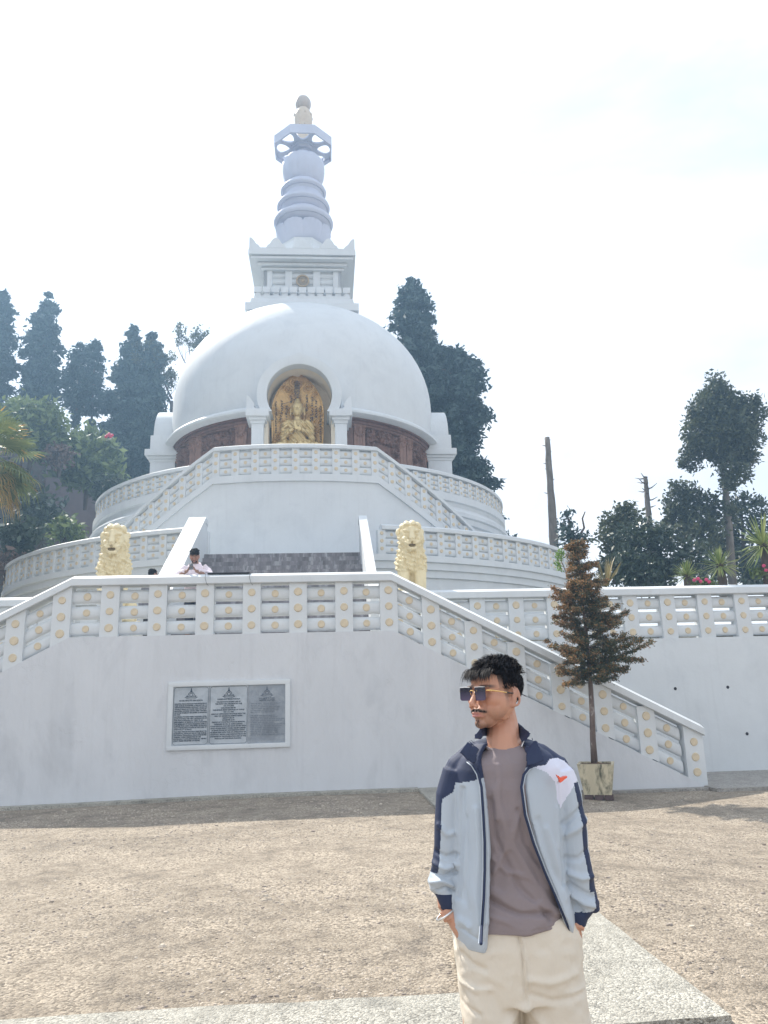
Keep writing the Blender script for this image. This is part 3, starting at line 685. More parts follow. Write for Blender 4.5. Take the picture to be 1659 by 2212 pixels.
# octagonal canopy: fascia, pierced ceiling, arms
can = MB(); ro, z0, z1 = 1.40, 28.02, 28.50
def ang8(i): return R(45*i+22.5)
for i in range(8):
    a, c = ang8(i), ang8(i+1); k1 = 1/math.cos(R(22.5))
    P = [Vector((r_*k1*math.cos(w), r_*k1*math.sin(w), 0)) for r_, w in ((ro, a), (ro, c), (ro-.07, c), (ro-.07, a))]
    can.add([(p.x, p.y, z0) for p in P]+[(p.x, p.y, z1) for p in P], [(0, 1, 5, 4), (2, 3, 7, 6), (0, 3, 2, 1), (4, 5, 6, 7)])
    # ceiling segment with an oval hole
    mid = (a+c)/2; R1, R0_ = (ro-.07)*1.0, .58
    u = Vector((math.cos(mid), math.sin(mid), 0)); v = Vector((-math.sin(mid), math.cos(mid), 0)); t8 = math.tan(R(22.5)); nh = 24; vs = []
    rc = (R1+R0_)/2+.04; 
    for q in range(nh):
        w = 2*math.pi*q/nh; hx, hy = rc+.31*math.cos(w), .30*math.sin(w)*(1+.38*math.cos(w)); 
        # matching point on the segment's border
        dx, dy = math.cos(w), math.sin(w); best = 9
        cand = []
        if dx > 1e-6: cand.append((R1-rc)/dx)
        if dx < -1e-6: cand.append((R0_-rc)/dx)
        for s_ in (1, -1):
            den = dy*s_-t8*dx
            if den > 1e-6: cand.append((t8*rc)/den)
        tt = min(x for x in cand if x > 0); bx, by = rc+dx*tt, dy*tt
        for zz in (28.22, 28.30):
            p = u*hx+v*hy; vs.append((p.x, p.y, zz)); p = u*bx+v*by; vs.append((p.x, p.y, zz))
    fs = []
    for q in range(nh):
        q2 = (q+1) % nh; A, B = q*4, q2*4
        fs += [(A, A+1, B+1, B), (A+2, B+2, B+3, A+3), (A, B, B+2, A+2)]
    can.add(vs, fs)
octa(can, .60, .60, 28.16, 28.33); octa(can, .44, .52, 28.05, 28.2)
can.build('canopy', SPIRE, sp, smooth=30)
b = MB(); octa(b, .40, .34, 28.3, 28.9); b.lathe([(.33, 28.7), (.34, 29.0), (.30, 29.2), (.36, 29.28), (.33, 29.36), (.36, 29.42)], 32)
b.lathe([(.36, 29.40), (.34, 29.5), (.40, 29.62), (.45, 29.85), (.44, 30.1), (.36, 30.35), (.28, 30.5), (.24, 30.56)], 32, fn=lambda a, z: 1+.04*abs(math.sin(a*4)))
for i in range(8):
    a = 2*math.pi*i/8+.3; b.ell((.42*math.cos(a), .42*math.sin(a), 30.1), (.09, .09, .1), 8, 6); b.ell((.35*math.cos(a), .35*math.sin(a), 29.45), (.07, .07, .07), 8, 6)
b.build('bud', mat('warm_grey_plaster', (.56, .47, .36), .6, var=.06, vscale=4), sp, smooth=50)
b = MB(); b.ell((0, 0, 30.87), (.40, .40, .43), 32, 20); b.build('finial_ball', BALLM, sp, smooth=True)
# ================================================================== vegetation
def fol_mat(name, col, col2, trans=.25, rough=.6):
    if name in MATS: return MATS[name]
    m = bpy.data.materials.new(name); m.use_nodes = True; t = m.node_tree; b = t.nodes['Principled BSDF']; l = t.links.new
    c = N(t, 'ShaderNodeTexCoord'); n = N(t, 'ShaderNodeTexNoise', inp={'Scale': 1.1, 'Detail': 5.0, 'Roughness': .7}); l(c.outputs['Object'], n.inputs['Vector'])
    g = N(t, 'ShaderNodeNewGeometry'); a = N(t, 'ShaderNodeMath', operation='MULTIPLY_ADD', inp={1: .45}); l(g.outputs['Random Per Island'], a.inputs[0]); l(n.outputs['Fac'], a.inputs[2])
    r = N(t, 'ShaderNodeValToRGB'); e = r.color_ramp.elements; e[0].position = .45; e[0].color = (*col, 1); e[1].position = .95; e[1].color = (*col2, 1); l(a.outputs[0], r.inputs[0])
    l(r.outputs[0], b.inputs['Base Color']); b.inputs['Roughness'].default_value = rough
    tr = N(t, 'ShaderNodeBsdfTranslucent'); ms = N(t, 'ShaderNodeMixShader', inp={0: trans}); l(r.outputs[0], tr.inputs[0]); l(b.outputs[0], ms.inputs[1]); l(tr.outputs[0], ms.inputs[2]); l(ms.outputs[0], t.nodes['Material Output'].inputs[0])
    MATS[name] = m; return m
CON = fol_mat('conifer_needles', (.022, .050, .050), (.065, .105, .090), .15)  # some of the bluish distance haze is mixed into this needle colour
CON2 = fol_mat('olive_needles', (.045, .060, .032), (.10, .12, .06), .2)
BUSH = fol_mat('shrub_leaves', (.06, .10, .04), (.22, .28, .10), .25, .45)
BUSH2 = fol_mat('dark_shrub_leaves', (.025, .045, .035), (.07, .10, .06), .15, .4)
DECI = fol_mat('small_tree_leaves', (.05, .06, .03), (.11, .12, .06), .3)
BROWN = fol_mat('withered_needles', (.16, .085, .035), (.46, .26, .11), .25)
DKGR = fol_mat('dull_green_needles', (.030, .048, .028), (.12, .125, .06), .15)
YUC = fol_mat('sword_leaf_green', (.16, .24, .07), (.50, .54, .20), .25, .4)
PHO = fol_mat('flax_leaf', (.12, .12, .05), (.28, .22, .10), .2, .4)
PALMG = fol_mat('palm_leaf_green', (.10, .15, .05), (.24, .27, .09), .25, .4)
PALMY = fol_mat('palm_leaf_yellow', (.35, .24, .06), (.55, .36, .10), .3, .5)
DRY = fol_mat('dry_grass_brown', (.10, .07, .055), (.22, .15, .12), .2)

def quads(C, size, rs, asp=2.2, droop=0.0, out=None, flat=0.0):
    """one small bent leaf per centre: (N,3) centres -> vertex and face arrays"""
    n = len(C); size = np.broadcast_to(size, (n,))*(.7+.6*rs.rand(n))
    d = rs.normal(size=(n, 3)); 
    if out is not None: d += out*1.3
    d[:, 2] -= droop; d /= np.linalg.norm(d, axis=1)[:, None]+1e-9
    u = rs.normal(size=(n, 3)); u[:, 2] *= (1-flat); w = np.cross(d, u); w /= np.linalg.norm(w, axis=1)[:, None]+1e-9
    L_ = (size*asp/2)[:, None]*d; Wd = (size/2)[:, None]*w
    v = np.stack([C-L_, C+Wd-.15*L_, C+L_, C-Wd-.15*L_], 1).reshape(-1, 3)
    f = np.arange(4*n).reshape(-1, 4); return v, f
def np_obj(name, v, f, mats, parent, mi=None):
    me = bpy.data.meshes.new(name); nv, nf = len(v), len(f)
    me.vertices.add(nv); me.vertices.foreach_set('co', np.asarray(v, np.float32).ravel())
    me.loops.add(nf*4); me.loops.foreach_set('vertex_index', np.asarray(f, np.int32).ravel())
    me.polygons.add(nf); me.polygons.foreach_set('loop_start', np.arange(nf, dtype=np.int32)*4); me.polygons.foreach_set('loop_total', np.full(nf, 4, np.int32))
    for m in (mats if isinstance(mats, list) else [mats]): me.materials.append(m)
    if mi is not None: me.polygons.foreach_set('material_index', np.asarray(mi, np.int32))
    me.update(); me.validate(); return link(bpy.data.objects.new(name, me), parent)

def conifer(name, label, base, H, prof, seed, cat='tree', group=None, m=None, leaf=.20, dens=1.0, z0=.12, trunk_r=.28, lump=.75, droop=.35, bark=None):
    """tapered trunk, drooping limbs in whorls and small needle tufts along them. prof: [(t, r)] crown radius against height"""
    rs = np.random.RandomState(seed); rnd = random.Random(seed)
    t = empty(name, label, cat, group, loc=base)
    ts, rr = zip(*prof); b = MB(); V = []; O = []
    lean = (rnd.uniform(-.02, .02), rnd.uniform(-.02, .02))
    b.tube([(lean[0]*z, lean[1]*z, z) for z in np.linspace(-.5, H*.97, 9)], [trunk_r*(1-.93*i/8) for i in range(9)], 9)
    nl = int(H*2.1*dens); 
    lob = [(rnd.uniform(0, 6.28), rnd.uniform(0, 1), rnd.uniform(.25, .9)) for _ in range(44)]
    for i in range(nl):
        tt = z0+(1-z0)*(i+rnd.random())/nl; rad = float(np.interp(tt, ts, rr))
        nb = 4+int(rad*.95)
        for k in range(nb):
            az = 6.283*(k+rnd.random())/nb; q = 1.0
            for (la, lt, ls) in lob:
                da = abs((az-la+math.pi) % (2*math.pi)-math.pi); q -= lump*ls*math.exp(-(da/.45)**2-((tt-lt)/.045)**2)
            r_ = rad*max(.15, q)*rnd.uniform(.62, 1.18); 
            if r_ < .15: r_ = .15
            zz = tt*H; dx, dy = math.cos(az), math.sin(az); rise = .25*r_*(1 if tt > .75 else .3)
            end = (lean[0]*zz+dx*r_, lean[1]*zz+dy*r_, zz+rise-droop*r_*.5)
            if r_ > .9 and rnd.random() < .5: b.tube([(lean[0]*zz, lean[1]*zz, zz), ((dx*r_)*.5, dy*r_*.5, zz+rise), end], [.05, .035, .012], 4, cap=False)
            npf = max(2, int(r_/.33))
            for s in range(npf):
                f = (s+1)/npf; f = f**.75
                pr = min(.20, .06+r_*.35)+.20*min(1, r_)*(1.15-f*.5)
                c = np.array([lean[0]*zz+dx*r_*f, lean[1]*zz+dy*r_*f, zz+rise*math.sin(f*2.4)-droop*r_*.5*f*f])
                n = int(40*dens*(pr/.35)**2)+8
                P = rs.normal(size=(n, 3))*pr*np.array([.55, .55, .5])+c
                V.append(P); O.append(np.tile(np.array([[dx, dy, .25-droop*.6]]), (n, 1)))
    b.build('trunk', bark or BARK, t, smooth=True)
    C = np.concatenate(V); O = np.concatenate(O); v, f = quads(C, leaf*.78, rs, 2.4, 0.1, O*.7)
    np_obj('crown', v, f, m or CON, t); return t
def blobtree(name, label, base, blobs, seed, m, leaf=.16, dens=60, cat='shrub', group=None, stems=None, bark=None, asp=2.2, shell=.55, mats2=None, p2=0.0, out=.8, droop=.1, crown='crown', world=True, tips=0, stem_mat=None, flat=0.0, jitter=.25):
    """crown of leaf tufts spread through overlapping uneven masses; coordinates relative to base"""
    rs = np.random.RandomState(seed); t = empty(name, label, cat, group, loc=base)
    V = []; O = []
    for (x, y, z, r, *rest) in blobs:
        rz = rest[0] if rest else r*.85
        n = int(dens*r*r*8.5)+8; ntuft = max(3, n//14)
        d = rs.normal(size=(ntuft, 3)); d /= np.linalg.norm(d, axis=1)[:, None]
        rad = (1-(1-shell)*rs.rand(ntuft)**1.5)*(1+jitter*rs.normal(size=ntuft)*.6)
        tc_ = d*rad[:, None]*np.array([r, r, rz])+np.array([x, y, z])
        P = np.repeat(tc_, 14, 0)+rs.normal(size=(ntuft*14, 3))*leaf*1.25
        V.append(P); O.append(np.repeat(d, 14, 0))
    C = np.concatenate(V); O = np.concatenate(O); v, f = quads(C, leaf, rs, asp, droop, O*out, flat)
    mi = None; ms = [m]
    if mats2 is not None: ms = [m, mats2]; mi = (rs.rand(len(f)) < (p2(C) if callable(p2) else p2)).astype(np.int32)
    if stems:
        b = MB()
        for path, r0, r1 in stems: k = len(path); b.tube(path, [r0+(r1-r0)*i/(k-1) for i in range(k)], 7)
        b.build('trunk', bark or BARK, t, smooth=True)
    np_obj(crown, v, f, ms, t, mi); return t
def PX(x, y, Y): p = atY(x, y, Y); return p
def rel(pts, base, Y, jit=0, seed=1):
    r = random.Random(seed); out = []
    for (x, y, rp, *rest) in pts:
        p = PX(x, y, Y)-Vector(base); k = Y/1662*1.03; yy = r.uniform(-jit, jit)
        out.append((p.x, p.y+yy, p.z, rp*k)+((rest[0]*k,) if rest else ()))
    return out

# hillside rising behind and to the left of the pagoda
def hz(X, Y):
    d = math.hypot(X-AX, Y-AY); h = 2.85+max(0, d-13.6)*1.36
    h = 20.5+(h-20.5)*.12 if h > 20.5 else h
    side = sstep(-11, -17, X-AX+ (0 if Y < 45 else (Y-45)*.6))
    return 2.7+(h-2.7)*side+1.0*noise.noise(Vector((X*.22, Y*.22, .5)))*min(1, max(0, d-14)*.3)*side
b = MB(); nx, ny = 80, 90
for j in range(ny+1):
    for i in range(nx+1):
        X = -80+70*(i/nx)**.75; Y = 12+75*j/ny; b.v.append((X, Y, hz(X, Y)))
for j in range(ny):
    for i in range(nx): a = j*(nx+1)+i; b.f.append((a, a+1, a+nx+2, a+nx+1)); b.m.append(0)
EARTH = mat('brown_hillside_earth', (.085, .065, .055), .95, var=.4, vscale=1.2, dark=(.05, .06, .04), dlo=.45, dhi=.6, dscale=.5, bump=.15, bscale=3)
tag(b.build('hillside', EARTH, smooth=True), kind='structure')
rs = np.random.RandomState(3); P = []
for k in range(5200):
    X = rs.uniform(-40, -12); Y = rs.uniform(24, 62)
    if math.hypot(X-AX, Y-AY) < 14.0 or X/Y < -.75: continue
    nn_ = noise.noise(Vector((X*.35, Y*.35, 4))); 
    if nn_ < rs.uniform(-.5, .25): continue
    c = np.array([X, Y, hz(X, Y)+.1]); P.append(c+rs.normal(size=(11, 3))*np.array([.35, .35, .28]))
P = np.concatenate(P); v, f = quads(P, .21, rs, 2.3); 
o = np_obj('ground_cover', v, f, [BUSH2, DRY], None, (rs.rand(len(f)) < .35).astype(np.int32)); tag(o, kind='stuff')

GT = 'tall conifers behind the pagoda'
K50 = 50/1662*1.03
def tall(x, ytop, H, prof_px, seed, label, Y=50, **k):
    p = PX(x, ytop, Y); base = (p.x, Y, p.z-H); kk = Y/1662*1.03
    prof = sorted([(1-(yy-ytop)*kk/H, r*kk) for yy, r in prof_px])
    return conifer('conifer_tree', label, base, H, prof, seed, group=GT, **k)
tall(8, 622, 19, [(622, 3), (660, 22), (700, 32), (760, 36), (850, 44), (1000, 50), (1200, 40)], 1, 'dark hazy conifer cut by the left edge of the view', leaf=.22)
tall(93, 632, 17, [(632, 3), (650, 16), (690, 26), (720, 34), (780, 38), (850, 46), (890, 50), (930, 44), (1000, 30)], 2, 'tall hazy conifer with a blunt pointed top, second from the left edge', leaf=.22, droop=.5)
tall(178, 742, 13.5, [(742, 3), (770, 18), (800, 27), (840, 36), (880, 34), (905, 24), (925, 6), (1000, 3)], 3, 'small thin conifer with a bare lower trunk, left one of the slender pair', leaf=.18, dens=.8, z0=.42, trunk_r=.24, lump=.6)
tall(213, 738, 13.5, [(738, 3), (765, 15), (800, 20), (840, 27), (880, 26), (900, 18), (920, 5), (1000, 3)], 4, 'small thin conifer with a bare lower trunk, right one of the slender pair', leaf=.18, dens=.8, z0=.42, trunk_r=.2, lump=.6)
tall(284, 700, 17, [(700, 3), (740, 17), (790, 30), (850, 44), (920, 56), (990, 58), (1040, 50), (1090, 20)], 5, 'broad dark conifer left of the dome, the taller of two touching ones', leaf=.22, z0=.2)
tall(323, 712, 17, [(712, 3), (750, 17), (800, 28), (860, 38), (930, 46), (1000, 50), (1060, 44), (1100, 18)], 6, 'dark conifer touching the left side of the dome', leaf=.22, z0=.22)
tall(893, 608, 24, [(608, 2), (640, 20), (680, 32), (705, 50), (740, 62), (760, 56), (800, 70), (900, 85), (1100, 90), (1300, 60)], 7, 'tallest conifer rising behind the right shoulder of the dome', Y=45, leaf=.20, lump=.5, dens=1.15)
tall(978, 745, 21, [(745, 3), (765, 34), (800, 62), (850, 76), (900, 84), (950, 58), (985, 50), (1030, 80), (1080, 88), (1150, 108), (1250, 90)], 8, 'broad uneven conifer beside the right side niche of the pagoda', Y=44, leaf=.20, lump=.75, dens=1.1, trunk_r=.34)
# thin-leaved deciduous tree left of the dome
base = PX(365, 1010, 52); st = []
rnd = random.Random(9)
def limb(p, d, L_, r, depth, out, tips):
    path = [p]; q = Vector(p); dd = Vector(d)
    for i in range(4): dd = (dd+Vector((rnd.uniform(-.3, .3), rnd.uniform(-.3, .3), rnd.uniform(-.1, .3)))).normalized(); q = q+dd*L_/4; path.append(q.copy())
    out.append((path, r, r*.5))
    if depth == 0: tips.append(q.copy()); return
    for k in range(3 if depth > 1 else 3):
        e = (dd+Vector((rnd.uniform(-1, 1), rnd.uniform(-1, 1), rnd.uniform(-.2, .7)))*.9).normalized(); limb(path[rnd.choice((2, 3, 4))], e, L_*.62, r*.5, depth-1, out, tips)
tips = []; st.append(([Vector((0, 0, -1)), Vector((.1, 0, 2.5)), Vector((0, 0, 5))], .16, .12))
for k in range(5): limb(Vector((0, 0, 3.0+.55*k)), (rnd.uniform(-.8, .8), rnd.uniform(-.8, .8), 1), 3.2, .085, 3, st, tips)
blobtree('deciduous_tree', 'sparse thin-leaved tree with crooked twigs just left of the dome', base, [(t.x, t.y, t.z, .34) for t in tips], 12, DECI, leaf=.10, dens=22, cat='tree', stems=st, jitter=.8, shell=.1)

# shrubs on the hillside
def hill_bush(px, py, rp, seed, m, label, Y=None, n=9, leaf=.17, name='shrub', dens=70, flower=None, ys=.8):
    Y = Y or 43; p = PX(px, py, Y); kk = Y/1662*1.03; r0 = rp*kk; rr = random.Random(seed)
    bl = []
    for i in range(n):
        a = rr.uniform(0, 6.28); q = rr.uniform(.1, .62)*r0; bl.append((math.cos(a)*q, math.sin(a)*q*.8, rr.uniform(-.45, .45)*r0*ys, r0*rr.uniform(.38, .58)))
    stm = [([Vector((0, 0, -r0*1.3)), Vector((rr.uniform(-.2, .2), 0, -r0*.5)), Vector((q[0]*.7, q[1]*.7, q[2]*.7))], .09, .03) for q in bl[:5]]
    t = blobtree(name, label, p, bl, seed, m, leaf=leaf, dens=dens, stems=stm, group='shrubs on the hillside')
    return t, bl
t_, bl_ = hill_bush(190, 1000, 82, 21, BUSH, 'large loose rhododendron bush with a red bloom on the hillside, left of the dark conifers', 40, 13, .20, 'rhododendron', 55)
b = MB(); 
for k in range(5): b.ell((1.35+.08*k, -1.2, 1.05+.07*(k % 3)), (.09, .09, .08), 8, 6)
b.build('bloom', mat('rose_red', (.65, .05, .12), .5), t_, smooth=True)
hill_bush(70, 930, 78, 22, BUSH, 'rounded pale green bush behind the fan palm', 38, 12, .17)
hill_bush(30, 905, 60, 23, BUSH, 'light green bush at the left edge above the fan palm', 40, 9, .17)
hill_bush(95, 1110, 46, 24, BUSH2, 'silvery dark shrub low on the hillside, right of the fan palm', 33, 8, .17)
hill_bush(235, 1060, 45, 25, BUSH2, 'dark shrub next to the left end of the upper balustrade', 36, 8, .16)
hill_bush(40, 1165, 50, 26, BUSH2, 'low dark shrub under the fan palm near the left lower balustrade', 28, 8, .15)
hill_bush(140, 1150, 40, 27, BUSH, 'small leafy shrub right above the left lower balustrade', 30, 8, .14)
hill_bush(130, 985, 38, 29, DRY, 'tangle of bare brown twigs between two green bushes', 37, 7, .13, 'twig_thicket', 60)
hill_bush(20, 1215, 36, 28, DRY, 'brown dry bush in the lower left corner of the hillside', 27, 7, .12)
# rough stone wall at the foot of the hill
STONE = mat('rough_grey_stone', (.20, .19, .19), .9, var=.35, vscale=2.5, bump=.05, bscale=5, dark=(.10, .10, .10), dlo=.5, dhi=.62, dscale=2)
sw = empty('stone_wall', 'rough grey stone retaining wall at the foot of the hill, far left', 'wall')
b = MB(); b.lathe([(13.4, 2.8), (13.4, 4.6), (13.5, 5.0), (14.0, 5.1), (14.4, 2.8)], 60, R(150), R(215)); o = b.build('stone_wall', STONE, sw, smooth=True); o.name = 'wall_face'
sw.location = (AX, AY, 0)
sw2 = empty('stone_wall', 'weathered purple-grey wall half hidden by bushes high on the hillside', 'wall', loc=(0, 0, 0))
b = MB(); p0, p1 = PX(95, 1085, 44.5), PX(250, 1085, 46.5); d = (p1-p0).normalized(); nn_ = Vector((d.y, -d.x, 0))
vs = [];
for p in (p0, p1):
    for o_, z in ((0, -3), (0, 2.3), (.4, 2.3), (.4, -3)): vs.append((p.x-nn_.x*o_, p.y-nn_.y*o_, p.z+z))
b.add(vs, [(0, 1, 5, 4), (1, 2, 6, 5), (2, 3, 7, 6), (3, 0, 4, 7), (0, 3, 2, 1), (4, 5, 6, 7)]); b.build('wall_face', mat('mauve_grey_wall', (.16, .13, .135), .9, var=.2, vscale=1), sw2)

# fan palm at the left edge
pb = PX(-30, 975, 22); pal = empty('fan_palm', 'fan palm with yellowing leaf tips reaching in from the left edge', 'palm', loc=pb)
b = MB(); b.tube([(0, 0, -6), (.1, 0, -3), (0, 0, .1)], [.16, .15, .13], 10); b.build('trunk', BARK, pal, smooth=True)
rnd = random.Random(31)
for k in range(34):
    el = rnd.uniform(-1.25, 1.1); az = rnd.uniform(-2.0, 1.5); d = Vector((math.cos(el)*math.cos(az), math.cos(el)*math.sin(az)*.9, math.sin(el)))
    pl_ = rnd.uniform(.6, 1.15); c = d*pl_; c.z -= .15*pl_; b = MB(); b.tube([(0, 0, 0), tuple(d*pl_*.5), tuple(c)], .014, 5, mi=0)
    side = d.cross(Vector((0, 0, 1))).normalized(); up = side.cross(d).normalized(); old = el < -.9 or rnd.random() < .10
    ns = 25
    for s in range(ns):
        w = (s/(ns-1)-.5)*3.6; dd = (d*math.cos(w)+side*math.sin(w)); L_ = rnd.uniform(.80, 1.0)*(1-.12*abs(w)); wd = (up*.2+side*math.cos(w)-d*math.sin(w)).normalized()*.022
        tip = c+dd*L_+Vector((0, 0, -.16-.2*(el < 0))); m1 = c+dd*L_*.6+Vector((0, 0, -.02)); m2 = c+dd*L_*.85+Vector((0, 0, -.09))
        vs = [c-wd*.3, c+wd*.3, m1+wd, m1-wd, m2+wd*.7, m2-wd*.7, tip]
        b.add([tuple(x) for x in vs], [(0, 1, 2, 3)], 0); b.add([tuple(x) for x in vs], [(3, 2, 4, 5), (5, 4, 6)], 1 if (old or rnd.random() < .07) else 0)
    b.build('fan_leaf', [PALMG, PALMY], pal, fix=False)

# things at the right -------------------------------------------------------------
def stump(x0, y0, x1, y1, w0, w1, Y, label, seed, br=14, bl=.5, name='bare_trunk'):
    a, c = PX(x1, y1, Y), PX(x0, y0, Y); k = Y/1662*1.03; t = empty(name, label, 'tree trunk', loc=a-Vector((0, 0, 3)))
    rr = random.Random(seed); b = MB(); n = 14; pa = []; ra = []
    for i in range(n+1):
        f = i/n; p = (c-a)*f+Vector((rr.uniform(-.012, .012), 0, 3)); pa.append(p); ra.append((w1+(w0-w1)*f)*k/2*rr.uniform(.93, 1.08))
    pa.insert(0, Vector((0, 0, 0))); ra.insert(0, ra[0]*1.1); b.tube(pa, ra, 10); b.build('trunk', BARKG, t, smooth=True)
    for i in range(br):
        f = rr.uniform(.1, .99); p = (c-a)*f+Vector((0, 0, 3)); az = rr.uniform(0, 6.28); L_ = bl*rr.uniform(.4, 1); b = MB()
        b.tube([p, p+Vector((math.cos(az)*L_*.5, math.sin(az)*L_*.5, .02)), p+Vector((math.cos(az)*L_, math.sin(az)*L_, L_*.25))], [.05, .03, .012], 5); b.build('branch_stub', BARKG, t, smooth=True)
    return t
stump(1182, 945, 1197, 1175, 11, 20, 35, 'tall bare leafless trunk without a top, standing alone right of the pagoda', 41, 22, .32)
stump(1394, 1030, 1402, 1125, 9, 14, 37, 'short broken dead trunk with stubby branches above the dark thicket', 42, 16, .75)
def rtree(label, pts, base_px, Y, seed, m, leaf=.14, dens=75, stems=None, name='tree', cat='tree', jit=.8, **k):
    base = PX(*base_px, Y); base.z = 2.85
    bl = rel(pts, base, Y, jit, seed); S_ = []
    for path, w0, w1 in (stems or []):
        S_.append(([PX(x, y, Y)-base for x, y in path], w0, w1))
    return blobtree(name, label, base, bl, seed, m, leaf=leaf, dens=dens, stems=S_, cat=cat, **k)
rtree('small half dead conifer with one crooked bare branch beside the tall bare trunk', [(1222, 1110, 8, 12), (1224, 1130, 12, 14), (1222, 1155, 14, 14), (1240, 1165, 14, 9), (1258, 1160, 12, 7), (1225, 1180, 14, 16), (1245, 1190, 14, 12), (1262, 1170, 9, 8)], (1235, 1260), 32, 43, CON, .10, 190,
      [([(1236, 1270), (1240, 1190), (1224, 1100)], .10, .03), ([(1240, 1200), (1250, 1160), (1262, 1140), (1258, 1120), (1264, 1105)], .07, .025), ([(1224, 1120), (1218, 1104)], .02, .015)], name='conifer_tree', jit=.3)
rtree('tall tree with a bare lower trunk and egg-shaped dense crown near the right edge', [(1540, 832, 20, 22), (1528, 862, 32, 26), (1566, 868, 34, 28), (1508, 900, 34, 30), (1550, 905, 44, 36), (1598, 900, 36, 34), (1495, 945, 30, 32), (1535, 950, 40, 34), (1580, 950, 40, 34), (1622, 945, 28, 34), (1505, 985, 24, 20), (1615, 985, 26, 22), (1545, 985, 26, 20), (1550, 870, 40, 34), (1520, 925, 40, 34), (1585, 925, 44, 36), (1555, 940, 46, 36), (1600, 965, 34, 28), (1515, 965, 32, 26), (1555, 1020, 20, 20), (1585, 1030, 18, 18), (1565, 1050, 20, 18)], (1580, 1250), 35, 44, CON2, .10, 190,
      [([(1583, 1262), (1574, 1120), (1562, 1010), (1552, 900), (1545, 850)], .20, .05), ([(1562, 1010), (1600, 960), (1620, 940)], .07, .02), ([(1560, 980), (1520, 950), (1500, 930)], .07, .02)], bark=BARKG, jit=1.0)
rtree('drooping dark conifer at the left of the thicket behind the right balustrade', [(1345, 1098, 14, 14), (1335, 1118, 22, 18), (1352, 1125, 22, 20), (1315, 1145, 24, 24), (1345, 1150, 28, 24), (1300, 1175, 16, 24), (1325, 1185, 24, 26), (1310, 1215, 20, 24), (1300, 1240, 16, 20), (1340, 1215, 26, 28)], (1330, 1262), 31, 45, CON2, .10, 190, [([(1330, 1262), (1335, 1200), (1346, 1110)], .14, .03)], name='conifer_tree', jit=.7)
rtree('wide dark ivy-like thicket right of the potted conifer above the balustrade', [(1360, 1160, 30, 30), (1395, 1150, 30, 26), (1425, 1160, 28, 26), (1385, 1190, 40, 34), (1345, 1225, 40, 34), (1390, 1230, 46, 34), (1440, 1200, 36, 34), (1440, 1240, 40, 30), (1370, 1250, 40, 22), (1480, 1215, 34, 34)], (1400, 1262), 29, 46, BUSH2, .10, 190, [([(1400, 1262), (1395, 1190)], .12, .05)], name='thicket', cat='bushes', jit=.8)
rtree('loose brownish green tree behind the thicket, left of the tall crowned tree', [(1470, 1065, 24, 20), (1495, 1075, 28, 24), (1450, 1090, 22, 22), (1520, 1090, 26, 24), (1470, 1110, 34, 26), (1510, 1125, 34, 28), (1545, 1120, 26, 30), (1460, 1150, 30, 26), (1500, 1165, 40, 30)], (1490, 1262), 36, 47, CON2, .11, 140, [([(1495, 1262), (1490, 1170), (1480, 1070)], .13, .03), ([(1490, 1170), (1530, 1110)], .06, .02)], jit=1.0)
rtree('loose brownish tree filling the corner right of the tall crowned tree', [(1600, 1085, 22, 20), (1620, 1105, 24, 24), (1590, 1120, 26, 28), (1625, 1145, 26, 30), (1600, 1170, 34, 30), (1645, 1190, 30, 34), (1560, 1190, 34, 34), (1600, 1225, 40, 34), (1650, 1235, 34, 30), (1540, 1235, 34, 30)], (1610, 1262), 37, 48, BUSH2, .11, 150, [([(1610, 1262), (1605, 1170), (1602, 1090)], .13, .03)], jit=1.0)

def swords(name, label, cx, cy, Y, n, L_, wd, seed, m, elmin=-.35, trunk=0, zb=None, group=None, spread=1.0, cat='plant', bend=.25):
    c = PX(cx, cy, Y); t = empty(name, label, cat, group, loc=c); rr = random.Random(seed); b = MB()
    for k in range(n):
        el = rr.uniform(elmin, 1.45); az = rr.uniform(0, 6.283); d = Vector((math.cos(el)*math.cos(az)*spread, math.cos(el)*math.sin(az)*spread, math.sin(el))).normalized(); l = L_*rr.uniform(.75, 1.1)
        s = d.cross(Vector((0, 0, 1))); s = s.normalized() if s.length > .01 else Vector((1, 0, 0)); s = (s+Vector((rr.uniform(-.4, .4), rr.uniform(-.4, .4), rr.uniform(-.4, .4)))).normalized()
        pts = []
        for i in range(5):
            f = i/4; p = d*l*f+Vector((0, 0, -bend*l*f*f*math.cos(el)*rr.uniform(.3, 1))); w = wd*(1-(f*2-.7)**2*.5)*(1 if f < .95 else .05); pts += [p-s*w/2, p+s*w/2]
        b.add([tuple(p) for p in pts], [(2*i, 2*i+1, 2*i+3, 2*i+2) for i in range(4)])
    b.build('leaves', m, t, fix=False)
    if trunk: b = MB(); b.tube([(0, 0, .05), (.02, 0, -trunk*.5), (0, 0, -trunk)], [.09, .12, .12], 9); b.build('trunk', BARK, t, smooth=True)
    return t
swords('cabbage_palm', 'low spiky yellow-green rosette above the right balustrade, left one of the three', 1484, 1245, 20, 120, .52, .030, 51, YUC, -.3, .5, group='spiky yellow-green plants')
swords('cabbage_palm', 'spiky yellow-green rosette on a short stem, middle one of the three', 1555, 1222, 20, 120, .58, .032, 52, YUC, -.75, .8, group='spiky yellow-green plants')
swords('cabbage_palm', 'largest spiky yellow-green rosette, cut by the right edge', 1648, 1178, 19, 110, .85, .040, 53, YUC, -.8, 1.3, group='spiky yellow-green plants')
swords('flax_plant', 'clump of upright brownish sword leaves behind the potted conifer', 1310, 1268, 18.5, 34, .85, .045, 54, PHO, .25, 0, spread=.8)
